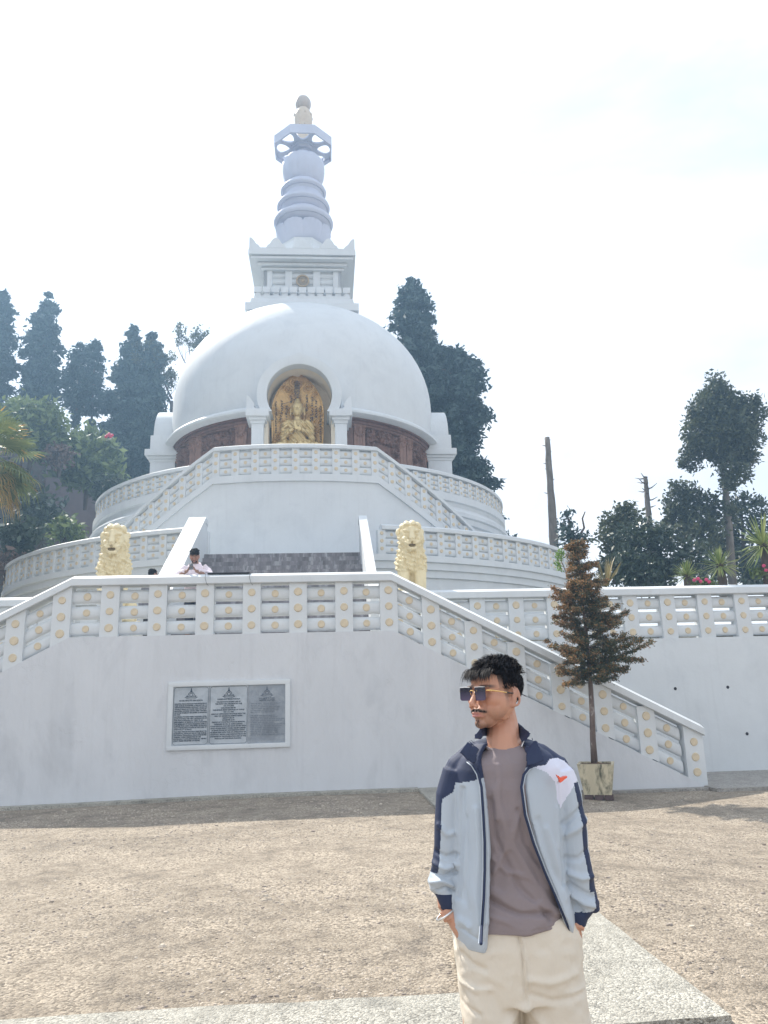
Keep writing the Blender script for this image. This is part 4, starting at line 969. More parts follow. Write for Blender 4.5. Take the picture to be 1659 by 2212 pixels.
# rose bushes with pink blooms between them
for i, (x, y, lab, pts) in enumerate(((1520, 1262, 'rose bush with small pink blooms between the two smaller spiky plants', ((1508, 1250), (1514, 1256), (1526, 1252), (1532, 1257), (1500, 1253))), (1652, 1235, 'rose spray with one pink bloom under the largest spiky plant', ((1650, 1222), (1655, 1232))))):
    p = PX(x, y, 19.0); t = blobtree('rose_bush', lab, p, [(-.12, 0, -.02, .18), (.15, 0, -.05, .2), (0, .1, .02, .15)], 60+i, BUSH, leaf=.05, dens=420)
    for (fx, fy) in pts:
        q = PX(fx, fy, 18.85)-p; b = MB()
        for k in range(7): a = k*.9; b.ell((q.x+.022*math.cos(a), q.y+.01*k*.3, q.z+.022*math.sin(a)), (.026, .018, .024), 7, 5)
        b.build('bloom', mat('rose_pink', (.72, .08, .20), .5), t, smooth=True)
p = PX(1230, 1272, 15.5); t = blobtree('sapling', 'thin leaning sapling with a few green leaves at its tip, beside the potted conifer', p, [tuple(PX(x, y, 15.5)-p)+(r,) for x, y, r in ((1208, 1200, .07), (1204, 1215, .05), (1212, 1192, .05), (1209, 1228, .04))], 70, fol_mat('fresh_leaf', (.10, .2, .04), (.22, .34, .08), .4), leaf=.028, dens=1500,
             stems=[([PX(x, y, 15.5)-p for x, y in ((1232, 1275), (1226, 1245), (1214, 1215), (1208, 1195))], .012, .006)], cat='sapling')

# ---- potted conifer in front of the stair --------------------------------------
PY = 13.95
pc = PX(1287, 1648, PY); gz = -.17
POTM = mat('stained_yellow_concrete', (.56, .50, .36), .85, var=.12, vscale=4, dark=(.10, .10, .07), dlo=.52, dhi=.66, dscale=4.5, stretch=(1, 1, .45), bump=.006, bscale=40)
pot = empty('planter', 'stained yellowish concrete planter tapering downward, at the foot of the stair', 'planter', loc=(pc.x, PY, gz), rz=R(-17))
def frus(b, a0, a1, z0, z1, n=1):
    b.add([(-a0, -a0, z0), (a0, -a0, z0), (a0, a0, z0), (-a0, a0, z0), (-a1, -a1, z1), (a1, -a1, z1), (a1, a1, z1), (-a1, a1, z1)], [(0, 1, 5, 4), (1, 2, 6, 5), (2, 3, 7, 6), (3, 0, 4, 7)])
b = MB(); zt = pc.z-gz; frus(b, .225, .30, .085, zt); frus(b, .255, .255, zt-.09, zt)
b.add([(s*.30, t*.30, zt) for s, t in ((-1, -1), (1, -1), (1, 1), (-1, 1))]+[(s*.255, t*.255, zt) for s, t in ((-1, -1), (1, -1), (1, 1), (-1, 1))], [(i, (i+1) % 4, 4+(i+1) % 4, 4+i) for i in range(4)])
b.add([(s*.225, t*.225, .085) for s, t in ((-1, -1), (1, -1), (1, 1), (-1, 1))], [(0, 3, 2, 1)]); b.build('pot_body', POTM, pot)
b = MB(); nn_ = 12
for j in range(nn_+1):
    for i in range(nn_+1): x, y = -.252+.504*i/nn_, -.252+.504*j/nn_; b.v.append((x, y, zt-.03+.045*math.exp(-(x*x+y*y)/.02)+.012*noise.noise(Vector((x*20, y*20, 0)))))
for j in range(nn_):
    for i in range(nn_): a = j*(nn_+1)+i; b.f.append((a, a+1, a+nn_+2, a+nn_+1)); b.m.append(0)
b.build('soil', mat('dry_soil', (.13, .085, .05), .95, var=.4, vscale=20), pot, smooth=True)
for i, (x, y) in enumerate(((-.15, -.17), (.02, -.17), (.18, -.17))):
    b = MB(); b.box(x-.07, x+.07, y-.05, y+.05, 0, .083, .006); tag(b.build('brick', mat('dark_brick', (.10, .07, .07), .9, var=.3, vscale=9)), ('leftmost', 'middle', 'rightmost')[i]+' of the three dark bricks propping up the concrete planter', 'brick', 'bricks under the planter')
    o = COL.objects[-1]; o.location = Vector((pc.x, PY, gz))+Matrix.Rotation(R(-17), 3, 'Z') @ Vector((0, 0, 0)); o.rotation_euler = (0, 0, R(-17))
cb = Vector((pc.x, PY, pc.z-.02))
tr = empty('potted_conifer', 'scrawny browning conifer growing from the stained concrete planter', 'potted tree', loc=cb)
TP = [(1284, 1648), (1281, 1600), (1279, 1540), (1275, 1470), (1270, 1400), (1262, 1330), (1256, 1260), (1250, 1200), (1246, 1165)]
def tp(y):
    for (xa, ya), (xb, yb) in zip(TP, TP[1:]):
        if yb <= y <= ya: return xa+(xb-xa)*(ya-y)/(ya-yb)
    return TP[-1][0]
def rl(x, y, dy=0.0): v_ = PX(x, y, PY)-cb; v_.y += dy; return v_
b = MB(); b.tube([rl(x, y) for x, y in TP], [.062, .052, .047, .040, .034, .026, .018, .011, .004], 12); b.build('trunk', mat('mottled_bark', (.13, .095, .08), .9, var=.35, vscale=16, dark=(.38, .35, .33), dlo=.56, dhi=.66, dscale=14, bump=.012, bscale=30, stretch=(1, 1, .4)), tr, smooth=True)
rnd = random.Random(77); nrs = np.random.RandomState(77); V = []; O = []; BR = MB()
# whorls: (height px, left reach px, right reach px)
WH = [(1460, 60, 92, 12), (1442, 78, 112, 13), (1424, 72, 118, 13), (1402, 92, 110, 11), (1386, 50, 100, 8), (1366, 26, 90, 8), (1350, 58, 100, 11), (1332, 70, 104, 12), (1312, 56, 62, 10), (1292, 62, 54, 11), (1272, 42, 50, 9), (1252, 34, 40, 9), (1232, 28, 32, 8), (1214, 24, 24, 8), (1198, 22, 16, 7), (1182, 14, 10, 5)]
kx = PY/1662*1.03; SIZE = []
for (yy, lr, rr_, nb) in WH:
    for k in range(nb):
        az = 6.283*(k+rnd.random())/nb; cx = math.cos(az); reach = (rr_ if cx > 0 else lr)*kx*(abs(cx)+ (1-abs(cx))*.8)*rnd.uniform(.5, 1.08)
        if rnd.random() < .10: continue
        yj = yy+rnd.uniform(-15, 15); p0 = rl(tp(yj), yj); d = Vector((cx, math.sin(az), 0)); sag = rnd.uniform(-.05, .08); tilt = rnd.uniform(-.6, 3.2)
        path = []; ns = max(3, int(reach/.07))
        for s in range(ns+1):
            f = s/ns; path.append(p0+d*reach*f+Vector((0, 0, sag*math.sin(f*3.1)+.12*reach*f*f*tilt+rnd.uniform(-.008, .008))))
        BR.tube(path, [.010*(1-.8*i/ns) for i in range(ns+1)], 5, cap=False)
        for s in range(1, ns+1):
            f = s/ns
            if f < .22 and reach > .45: continue
            if 1362 < yy < 1412 and rnd.random() < .35: continue
            for tw in range(5):
                sd_ = rnd.choice((-1, 1)); td = (d*.7+Vector((-d.y, d.x, 0))*sd_*rnd.uniform(.3, 1.1)+Vector((0, 0, rnd.uniform(-.25, .35)))).normalized(); tl = rnd.uniform(.05, .15)*(1.2-.4*f)
                q = path[s]; n = 22
                ff = nrs.rand(n)[:, None]; P = np.array(q)+np.array(td)*tl*ff+nrs.normal(size=(n, 3))*.023
                V.append(P); O.append(np.tile(np.array(td)[None], (n, 1))); SIZE.append(np.full(n, f))
BR.build('branches', BARK, tr, smooth=True)
C = np.concatenate(V); O = np.concatenate(O); FR = np.concatenate(SIZE)
v, f = quads(C, .0155, nrs, 2.8, .0, O*1.2)
prob = .12+.25*np.clip((C[:, 2]-2.2)/1.2, 0, 1)+.22*(FR > .8)+.25*((C[:, 0] < -.18) & (C[:, 2] > .9)); mi = (nrs.rand(len(f)) < prob).astype(np.int32)
np_obj('needles', v, f, [DKGR, BROWN], tr, mi)
# ================================================================== sculpting helpers
def remesh(mb, voxel, smooth=3, sfac=.5, name='tmp'):
    """fuse a bundle of overlapping closed shapes into one skin; returns coordinate array + quads"""
    me = mb.mesh(name, WHITE, fix=True); o = bpy.data.objects.new(name, me); COL.objects.link(o)
    m = o.modifiers.new('r', 'REMESH'); m.mode = 'VOXEL'; m.voxel_size = voxel; m.use_smooth_shade = True
    if smooth: s = o.modifiers.new('s', 'SMOOTH'); s.iterations = smooth; s.factor = sfac
    dg = bpy.context.evaluated_depsgraph_get(); ev = o.evaluated_get(dg); out = bpy.data.meshes.new_from_object(ev)
    bpy.data.objects.remove(o); bpy.data.meshes.remove(me); out.materials.clear(); out.name = name; return out
def arr(me):
    n = len(me.vertices); c = np.empty(n*3); me.vertices.foreach_get('co', c); nn_ = np.empty(n*3); me.vertices.foreach_get('normal', nn_); return c.reshape(-1, 3), nn_.reshape(-1, 3)
def setco(me, c): me.vertices.foreach_set('co', c.ravel()); me.update()
def displace(me, fn):
    c, n = arr(me); d = fn(c, n); setco(me, c+n*d[:, None])
def facecent(me):
    n = len(me.polygons); c = np.empty(n*3); me.polygons.foreach_get('center', c); return c.reshape(-1, 3)
def fin(me, name, mats, parent, mi=None, loc=None):
    me.name = name
    for m in (mats if isinstance(mats, (list, tuple)) else [mats]): me.materials.append(m)
    if mi is not None: me.polygons.foreach_set('material_index', np.asarray(mi, np.int32))
    me.polygons.foreach_set('use_smooth', [True]*len(me.polygons)); me.update(); o = link(bpy.data.objects.new(name, me), parent)
    if loc is not None: o.location = loc
    return o
def gau(c, p, s, amp):
    p = np.array(p); s = np.array(s); return amp*np.exp(-(((c-p)/s)**2).sum(1))
def nfield(c, scale, seed=0, oct_=2):
    out = np.empty(len(c)); s = np.array(scale)
    for i, p in enumerate(c*s+seed*7.3): out[i] = noise.noise(Vector(p))
    return out
def crease(c, path, w, amp, axis=(0, 2), front=None):
    """ridge (+) or groove (-) along a polyline seen in the xz plane"""
    d = np.full(len(c), 9.0); P = c[:, axis]
    for (ax, az), (bx, bz) in zip(path, path[1:]):
        a = np.array((ax, az)); v = np.array((bx-ax, bz-az)); t = np.clip(((P-a)@v)/(v@v+1e-12), 0, 1); d = np.minimum(d, np.linalg.norm(P-(a+t[:, None]*v), axis=1))
    o = amp*np.exp(-(d/w)**2)
    if front is not None: o = o*front
    return o
def rotv(v, rz): return Matrix.Rotation(rz, 3, 'Z') @ Vector(v)

# ---- writing ---------------------------------------------------------------
def text_obj(s, size, m, parent, loc, align='LEFT', rot=(math.pi/2, 0, 0), name='lettering', extr=.0015, squeeze=None, spacing=1.0, bold=0):
    cu = bpy.data.curves.new('lettering', 'FONT'); cu.body = s; cu.size = size; cu.align_x = align; cu.extrude = extr; cu.space_line = spacing; cu.offset = bold; cu.resolution_u = 2
    o = bpy.data.objects.new(name, cu); COL.objects.link(o); dg = bpy.context.evaluated_depsgraph_get(); dg.update(); me = bpy.data.meshes.new_from_object(o.evaluated_get(dg)); bpy.data.objects.remove(o)
    me.materials.clear(); me.materials.append(m); r = link(bpy.data.objects.new(name, me), parent); r.location = loc; r.rotation_euler = rot
    if squeeze and r.dimensions.x > 0:
        xs = [v.co.x for v in me.vertices]
        if xs and (max(xs)-min(xs)) > squeeze: r.scale = (squeeze/(max(xs)-min(xs)), 1, 1)
    return r

# ================================================================== commemorative stone panel
FYP = FY
pl = empty('stone_plaque', 'framed row of three engraved grey stone slabs set in the front wall', 'plaque')
MARB = mat('grey_marble', (.42, .46, .50), .35, var=.12, vscale=2.5, dark=(.30, .34, .38), dlo=.5, dhi=.7, dscale=3)
MARB2 = mat('dark_worn_slate', (.26, .29, .33), .4, var=.22, vscale=4, dark=(.38, .41, .44), dlo=.5, dhi=.75, dscale=5)
LETT = mat('engraved_letter', (.05, .07, .10), .6); LETT2 = mat('faded_letter', (.12, .15, .19), .6)
X0, X1, Z0, Z1 = -1.95, .24, .79, 1.985; fw = .088
b = MB(); b.box(X0, X1, FYP-.045, FYP+.02, Z1-fw, Z1, .006); b.box(X0, X1, FYP-.045, FYP+.02, Z0, Z0+fw-.01, .006); b.box(X0, X0+fw, FYP-.0435, FYP+.02, Z0+fw-.012, Z1-fw+.002); b.box(X1-fw, X1, FYP-.0435, FYP+.02, Z0+fw-.012, Z1-fw+.002)
b.build('frame', WHITE, pl, smooth=30)
zt, zb = Z1-fw, Z0+fw-.01
S1 = "BUILDING PEACE PAGODAS WAS INITIATED BY\nFUJII GURUJI (FOUNDER & PRECEPTOR OF\nNIPPONZAN MYOHOJI) A BUDDHIST ORDER FOR\nWORLD PEACE (A CLOSE ASSOCIATE OF\nMAHATMA GANDHI) HAVING SEEN TRAGEDY\nOF ATOM BOMBS IN HIROSHIMA & NAGASAKI\nIN 1945.\nACCORDING TO SADDHARMA PUNDARIKA SUTRA\n(LOTUS SUTRA) THE VERY APPEARANCE OF\nTHE PEACE PAGODA IN ITSELF IS AN\nEMBODIMENT OF BUDDHA WHICH RADIATES\nTHE MESSAGE OF NON VIOLENCE AND IT\nPURIFIES THE LAND AND MIND OF PEOPLE\nTHUS THE PAGODA STANDS AS THE CORE OF\nSPIRITUALITY & PEACE.\nTHE FIRST PEACE PAGODA WAS BUILT IN\nKUMAMOTO, JAPAN IN 1954 BY FUJII GURUJI,\nFOR WHICH THE BUDDHA RELICS ENSHRINED\nTHEREIN WERE PRESENTED BY HIS\nEXCELLENCY LATE JAWAHARLALL NEHRU\n(FIRST PRIME MINISTER OF INDIA)"
S2 = "DARJEELING PEACE PAGODA\nFOUNDATION STONE LAID BY\nTHE MOST VEN. NICHIDATSU FUJII\nON 3-11-1972\nINAUGURATED BY\nTHE SENIOR MOST DISCIPLES OF GURUJI\nON 1-11-1992\nBUILT BY NIPPONZAN MYOHOJI WITH THE\nHELP OF GENEROUS SYMPATHISERS\nHEIGHT-28.5 M\nDIAMETER 23 M\nPERIOD OF CONSTRUCTION-36 MONTHS\nDESIGNED BY DR. M. OHKA (JAPAN)\nFOUR BUDDHA STATUES MADE OF FRP WITH\nGOLD POLISH EIGHT PANELS RELIEF CARVED\nIN SAND STONE BY SUDHARSHAN CRAFT\nMUSEUM PURI WITH THE CO-OPERATION OF\nSCULPTOR Y. MATSUI. LORD BUDDHA'S RELICS ARE\nENSHRINED IN THE FOUNDATION AND AT THE\nPINACLE OF THE PEACE PAGODA."
S3 = "ना मु म्यो हो रेन गे क्यो\nदार्जिलिङ शान्ति स्तूप"
for k, (xa, xb, m) in enumerate(((-1.862, -1.222, MARB), (-1.214, -.522, MARB), (-.514, .152, MARB2))):
    b = MB(); b.box(xa, xb, FYP-.016, FYP+.01, zb, zt); sl = b.build('slab', m, pl); y = FYP-.0185; xm = (xa+xb)/2; lm = LETT if k < 2 else LETT2
    # little pagoda emblem: base lines, dome, arch, spire
    b = MB(); zc = zt-.155; th_ = .0045
    def ln(pts, r=th_): b.tube([(xm+px_, y, zc+pz) for px_, pz in pts], r, 4)
    ln([(-.115, -.035), (.115, -.035)]); ln([(-.095, -.015), (.095, -.015)]); ln([(-.075, 0), (-.075, -.03)]); ln([(.075, 0), (.075, -.03)])
    ln([(.055*math.cos(a), .055*math.sin(a)+.0) for a in np.linspace(0, math.pi, 12)]); ln([(.028*math.cos(a), .02+.028*math.sin(a)-.012) for a in np.linspace(0, 6.28, 12)]); ln([(.10*math.cos(a), -.035+.03*math.sin(a)) for a in np.linspace(math.pi, 2*math.pi, 10)], .003)
    b.prism([(xm-.022, zc+.058), (xm+.022, zc+.058), (xm+.012, zc+.085), (xm+.004, zc+.125), (xm-.004, zc+.125), (xm-.012, zc+.085)], y-.002, y+.002)
    b.build('emblem', lm, sl)
    if k < 2:
        b = MB(); e = .014; q = .035
        P_ = [(xa+e+q, zt-e), (xb-e-q, zt-e), (xb-e-q*.4, zt-e-q*.4), (xb-e, zt-e-q), (xb-e, zb+e+q), (xb-e-q*.4, zb+e+q*.4), (xb-e-q, zb+e), (xa+e+q, zb+e), (xa+e+q*.4, zb+e+q*.4), (xa+e, zb+e+q), (xa+e, zt-e-q), (xa+e+q*.4, zt-e-q*.4), (xa+e+q, zt-e)]
        b.tube([(px_, y, pz) for px_, pz in P_], .003, 4, cap=False); b.build('border_line', lm, sl)
    if k == 0:
        text_obj("NA MU MYO HO REN GE KYO", .034, lm, sl, (xm, y, zc-.105), 'CENTER', squeeze=.42, bold=.0012)
        for i, t_ in enumerate(S1.split('\n')): text_obj(t_, .031, lm, sl, (xa+.03, y, zc-.16-i*.0315-(.006 if i > 6 else 0)-(.006 if i > 14 else 0)), 'LEFT', squeeze=xb-xa-.06, bold=.0012)
    elif k == 1:
        for i, t_ in enumerate(S2.split('\n')): text_obj(t_, .031, lm, sl, (xm, y, zc-.095-i*.0355-(.012 if i else 0)), 'CENTER', squeeze=xb-xa-.06, bold=.0012)
    else:
        for i, t_ in enumerate(S3.split('\n')): text_obj(t_, .033, lm, sl, (xm, y, zc-.10-i*.036), 'CENTER', squeeze=.45, bold=.001)
        # the rest of this slab is worn beyond reading: rows of strokes hanging from a head line
        rr = random.Random(8); b = MB()
        for i in range(19):
            if i in (6,): continue
            z = zc-.19-i*.0305; x = xa+.04; xe = xb-.03-rr.uniform(0, .2)
            while x < xe:
                w = rr.uniform(.03, .075); b.box(x, x+w, y-.001, y+.002, z+.016, z+.0185)
                s_ = x+.004
                while s_ < x+w: b.box(s_, s_+.0025, y-.001, y+.002, z+rr.uniform(0, .006), z+.018); s_ += rr.uniform(.007, .014)
                x += w+.012
        b.build('worn_lettering', LETT2, sl)

# ================================================================== gilded statue with its leaf-shaped back
bud = empty('buddha_statue', 'gilded seated robed statue before a leaf-shaped gold back in the front niche', 'statue')
bud.location = W2(-.10, -5.45, 0)
def leafw(z):           # half width of the mandorla
    t = (z-10.2)/(13.86-10.2)
    return 1.0*(1-.10*((.55-t)/.55)**2 if t < .55 else max(0, 1-((t-.55)/.45)**2.1)**.72)
nu, nv = 150, 190; V = np.zeros((nv, nu, 3)); rs = np.random.RandomState(4)
uu, vv = np.meshgrid(np.linspace(-1, 1, nu), np.linspace(0, 1, nv)); zz = 10.2+3.64*vv; hw = np.vectorize(leafw)(zz); xx = uu*hw
# swirling leaf-and-flame carving: spirals around scattered centres
H = np.zeros_like(xx)
for k in range(64):
    cx, cz = rs.uniform(-1, 1), rs.uniform(10.3, 13.7); s = rs.choice((-1, 1)); r_ = np.hypot(xx-cx, zz-cz); a = np.arctan2(zz-cz, xx-cx)
    H = H+np.sin(r_*62*1.0+s*a*2)*np.exp(-(r_/.16)**2)*.9
H = np.clip(H, -1, 1)*.030+.018*(np.abs(uu) > .93)
V[..., 0] = xx; V[..., 2] = zz; V[..., 1] = .30+.10*(1-uu**2)*0-.22*(uu**2)*.8-H*1.0
co = V.reshape(-1, 3); idx = np.arange(nu*nv).reshape(nv, nu); q = np.stack([idx[:-1, :-1], idx[:-1, 1:], idx[1:, 1:], idx[1:, :-1]], -1).reshape(-1, 4)
me = bpy.data.meshes.new('mandorla'); back = co.copy(); back[:, 1] += .12; n0 = len(co)
side = [idx[i, 0] for i in range(nv)]+[idx[nv-1, j] for j in range(1, nu)]+[idx[i, nu-1] for i in range(nv-2, -1, -1)]+[idx[0, j] for j in range(nu-2, 0, -1)]
fcs = q.tolist()+(q[:, ::-1]+n0).tolist()+[[side[i], side[(i+1) % len(side)], side[(i+1) % len(side)]+n0, side[i]+n0][::-1] for i in range(len(side))]
me.from_pydata(np.concatenate([co, back]).tolist(), [], fcs); me.materials.append(GOLD); me.polygons.foreach_set('use_smooth', [True]*len(me.polygons)); me.update(); md = link(bpy.data.objects.new('mandorla', me), bud)
# ink calligraphy down the back
for i, chh in enumerate('南無妙法蓮華経'):
    if i > 3: break
    text_obj(chh, .25 if i else .22, INK, md, (-.02, .17, 13.42-.205*i), 'CENTER', extr=.004, name='calligraphy')
rr = random.Random(14)
for cx, za, zb_, sc in ((-.82, 12.7, 11.4, .07), (-.60, 12.75, 12.2, .075), (-.43, 12.55, 11.9, .085), (-.26, 12.95, 12.65, .08), (.34, 13.0, 12.3, .095), (.56, 12.9, 11.9, .09), (.70, 12.75, 12.1, .085), (.86, 12.5, 11.1, .08), (-.64, 12.15, 11.9, .11), (.50, 12.2, 11.9, .09)):
    z = za; b = MB()
    while z > zb_:
        for k in range(rr.choice((4, 5, 6))):
            a = rr.choice((0, 1.57, .7, -.6, .1)); l_ = sc*rr.uniform(.35, .95); p = Vector((cx+rr.uniform(-.3, .3)*sc, .30-.176*((cx)**2)-.05, z+rr.uniform(-.4, .4)*sc)); d = Vector((math.cos(a), 0, math.sin(a)))*l_/2
            b.tube([p-d, p+d*.3+Vector((0, 0, .004)), p+d], [.006, .0085, .004], 5)
        z -= sc*1.25
    b.build('brush_strokes', INK, md)
b = MB(); b.tube([(-.62, .19, 12.62), (-.3, .17, 12.73), (-.02, .16, 12.86)], [.006, .009, .005], 5); b.build('brush_strokes', INK, md)
# the figure
b = MB(); E_ = b.ell
E_((0, -.02, 12.36), (.235, .24, .28)); E_((0, -.06, 12.22), (.195, .20, .21)); E_((0, .0, 12.60), (.13, .14, .13)); E_((0, .02, 12.70), (.10, .10, .10))
for s in (-1, 1): E_((s*.255, .0, 12.26), (.035, .05, .17)); E_((s*.07, -.20, 12.20), (.05, .03, .05))
b.tube([(0, -.23, 12.36), (0, -.285, 12.25)], [.02, .035], 8); E_((0, -.225, 12.155), (.055, .03, .018)); E_((0, -.225, 12.13), (.045, .03, .018)); E_((0, -.19, 12.07), (.05, .04, .04))
b.tube([(0, .02, 12.12), (0, .02, 11.9)], [.12, .15], 12); E_((0, .02, 11.62), (.42, .25, .34)); E_((0, .02, 11.30), (.36, .25, .42)); E_((0, .02, 11.0), (.42, .28, .3))
for s in (-1, 1):
    E_((s*.34, .02, 11.74), (.20, .19, .19)); b.tube([(s*.42, .02, 11.74), (s*.50, .0, 11.5), (s*.50, -.06, 11.28)], [.17, .155, .14], 12)
    b.tube([(s*.50, -.06, 11.28), (s*.33, -.24, 11.36), (s*.14, -.33, 11.45)], [.13, .10, .07], 12)
    E_((s*.52, -.05, 11.12), (.15, .14, .26)); E_((s*.62, -.20, 10.78), (.42, .30, .16)); b.tube([(s*.75, -.15, 10.8), (0, -.42, 10.78)], [.18, .15], 12)
E_((0, 0, 10.72), (.95, .45, .22)); E_((0, 0, 10.45), (.9, .45, .25))
# hands before the chest, fingers apart
def hand(b, w, px_, dirs, L_, r_):
    b.ell(w, (px_, px_*.5, px_*1.15))
    for d, l_ in dirs: d = Vector(d).normalized(); p = Vector(w)+d*px_*.8; b.tube([p, p+d*L_*l_*.5, p+d*L_*l_+Vector((0, .015, 0))], [r_, r_*.9, r_*.6], 6)
hand(b, (-.07, -.36, 11.56), .085, [((-.35, 0, 1), .8), ((-.12, 0, 1), 1), ((.08, 0, 1), 1.05), ((.3, 0, 1), .9), ((.9, -.2, .5), .7)], .16, .02)
hand(b, (.09, -.40, 11.43), .085, [((-.7, -.1, .8), .9), ((-.9, -.1, .5), 1), ((-1, -.1, .2), .95), ((-1, -.1, -.1), .8), ((-.1, -.1, 1), .7)], .16, .02)
me = remesh(b, .016, 2)
def bd(c, n):
    x, y, z = c.T; o = np.zeros(len(c)); rob = (z < 11.98) & ~((np.abs(x) < .26) & (y < -.30) & (z > 11.3))
    o += rob*.026*np.sin((z*30+np.abs(x+.35)*26+x*8))*np.clip((11.95-z)*5, 0, 1)
    hair = (z > 12.44) & (z < 12.9); o += hair*.012*(np.sin(np.arctan2(y, x)*22)*np.sin(z*95))
    for s in (-1, 1): o += gau(c, (s*.085, -.21, 12.315), (.045, .06, .018), -.022); o += gau(c, (s*.085, -.215, 12.30), (.035, .06, .012), .014)
    return o
displace(me, bd); fin(me, 'figure', GOLD2, bud)

# ================================================================== two seated stone lions
def lion(label, x, y, rz, seed):
    t = empty('lion_statue', label, 'lion statue', 'cream lion statues'); t.location = W2(x, y, 2.85); t.rotation_euler = (0, 0, TH+rz)
    b = MB(); b.box(-.50, .50, -.42, .95, 0, .42, .02); b.box(-.56, .56, -.48, 1.0, .40, .50, .015); b.build('pedestal', WHITE, t, smooth=30)
    b = MB(); E_ = b.ell
    E_((0, .42, .98), (.36, .52, .45)); E_((0, .24, 1.42), (.28, .30, .5)); E_((0, .05, 1.80), (.35, .32, .32)); E_((0, .0, 1.92), (.32, .30, .36))
    E_((0, -.06, 2.28), (.285, .27, .36)); E_((0, -.16, 2.40), (.23, .22, .24))
    for s in (-1, 1):
        b.tube([(s*.19, -.06, 1.8), (s*.19, -.13, 1.35), (s*.18, -.17, .62)], [.16, .135, .105], 12); E_((s*.17, -.24, .57), (.13, .18, .08)); E_((s*.33, .35, .8), (.17, .36, .3)); E_((s*.36, .0, .58), (.12, .24, .09))
        E_((s*.25, -.02, 2.50), (.055, .04, .08)); E_((s*.085, -.355, 2.18), (.095, .10, .085)); E_((s*.115, -.34, 2.405), (.05, .03, .035)); E_((s*.12, -.33, 2.49), (.095, .05, .04)); E_((s*.15, -.28, 2.27), (.09, .09, .10))
    b.tube([(0, -.33, 2.56), (0, -.40, 2.38), (0, -.46, 2.25)], [.075, .065, .07], 10); E_((0, -.46, 2.235), (.065, .04, .035)); E_((0, -.33, 2.07), (.125, .11, .055)); E_((0, -.36, 2.05), (.10, .09, .04))
    E_((0, -.1, 2.62), (.22, .2, .12)); b.tube([(0, .85, .62), (.4, .9, .60), (.5, .55, .58)], [.06, .05, .05], 8)
    me = remesh(b, .013, 2)
    def ld(c, n):
        x_, y_, z_ = c.T; face = (y_ < -.20) & (z_ > 2.02) & (z_ < 2.62) & (np.abs(x_) < .225); legs = (z_ < 1.56) & (y_ < .05)
        tail = y_ > .45; mane = ~(face | legs | tail) & (z_ > 1.5)
        a = np.arctan2(x_, -y_+.15); row = z_*11.5; ph = a*9.5+np.floor(row)*1.57
        P3 = np.stack([a*1.9*3.4, np.zeros(len(c)), z_*8.2+.35*np.sin(a*5)], 1); vo = np.array([noise.voronoi(Vector(p))[0][0] for p in P3]); lock = np.clip(1.05-vo*1.25, 0, 1)+.25*np.sin(z_*60+a*9)*(vo < .6); top = z_ > 2.35
        lockt = np.abs(np.sin(a*7+z_*6))
        o = mane*np.where(top, .045*lockt, .075*lock-.02)
        for s in (-1, 1): o += gau(c, (s*.10, -.37, 2.425), (.05, .07, .016), -.03); 
        o += face*.012*np.sin(np.hypot(np.abs(x_)-.0, (z_-2.30))*80)*((np.abs(x_) > .07) & (z_ < 2.3) & (z_ > 2.12))
        o += gau(c, (0, -.42, 2.125), (.085, .10, .020), -.09)+crease(c, [(0, 2.25), (0, 2.14)], .012, -.02, front=face)
        return o
    displace(me, ld); fin(me, 'lion_body', LIONM, t)
    b = MB(); b.tube([(-.085, -.37, 2.115), (-.06, -.405, 2.135), (.06, -.405, 2.135), (.085, -.37, 2.115)], .012, 6); b.build('mouth', mat('dark_mouth', (.10, .07, .04), .8), t)
    return t
lion('cream seated lion statue with curly mane left of the phone-reading man', -3.86, -15.55, 0.06, 1)
lion('cream seated lion statue with open jaws right of the central stairway', 2.90, -15.55, -.02, 2)
# ================================================================== people
SKIN = bpy.data.materials.new('brown_skin'); SKIN.use_nodes = True
_t = SKIN.node_tree; _b = _t.nodes['Principled BSDF']; _a = N(_t, 'ShaderNodeVertexColor'); _a.layer_name = 'tone'
_t.links.new(_a.outputs[0], _b.inputs['Base Color']); _b.inputs['Roughness'].default_value = .48; _b.inputs['Subsurface Weight'].default_value = .12; _b.inputs['Subsurface Radius'].default_value = (.012, .005, .003); _b.inputs['Subsurface Scale'].default_value = .5
HAIR = mat('black_hair', (.012, .011, .014), .62, spec=.15)
def ridg(c, scale, seed, k=5.0): return np.clip(1-np.abs(nfield(c, scale, seed))*k, 0, 1)
JACK = mat('pale_blue_grey_jersey', (.43, .49, .56), .6, var=.03, vscale=6, sheen=.15)
NAVY = mat('navy_jersey', (.014, .026, .072), .7, var=.12, vscale=9, sheen=.03, bump=.0006, bscale=500)
JWHITE = mat('lavender_white_jersey', (.66, .68, .80), .6)
TSH = mat('mauve_grey_cotton', (.245, .205, .215), .85, var=.04, vscale=7, bump=.0015, bscale=60)
TRS = mat('off_white_cotton', (.66, .60, .51), .8, var=.035, vscale=6, bump=.002, bscale=45)
GOLDM = mat('polished_gold', (.85, .58, .25), .25, metal=1.0); SILV = mat('silver_metal', (.75, .75, .75), .3, metal=1.0)
BLACKP = mat('black_plastic', (.015, .015, .018), .4)
LENSM = bpy.data.materials.new('gradient_lens'); LENSM.use_nodes = True
_t = LENSM.node_tree; _b = _t.nodes['Principled BSDF']; _c = N(_t, 'ShaderNodeTexCoord'); _s = N(_t, 'ShaderNodeSeparateXYZ'); _r = N(_t, 'ShaderNodeValToRGB')
_t.links.new(_c.outputs['Generated'], _s.inputs[0]); _t.links.new(_s.outputs[2], _r.inputs[0]); _e = _r.color_ramp.elements; _e[0].color = (.10, .08, .15, 1); _e[0].position = .0; _e[1].color = (.012, .014, .035, 1); _e[1].position = .75
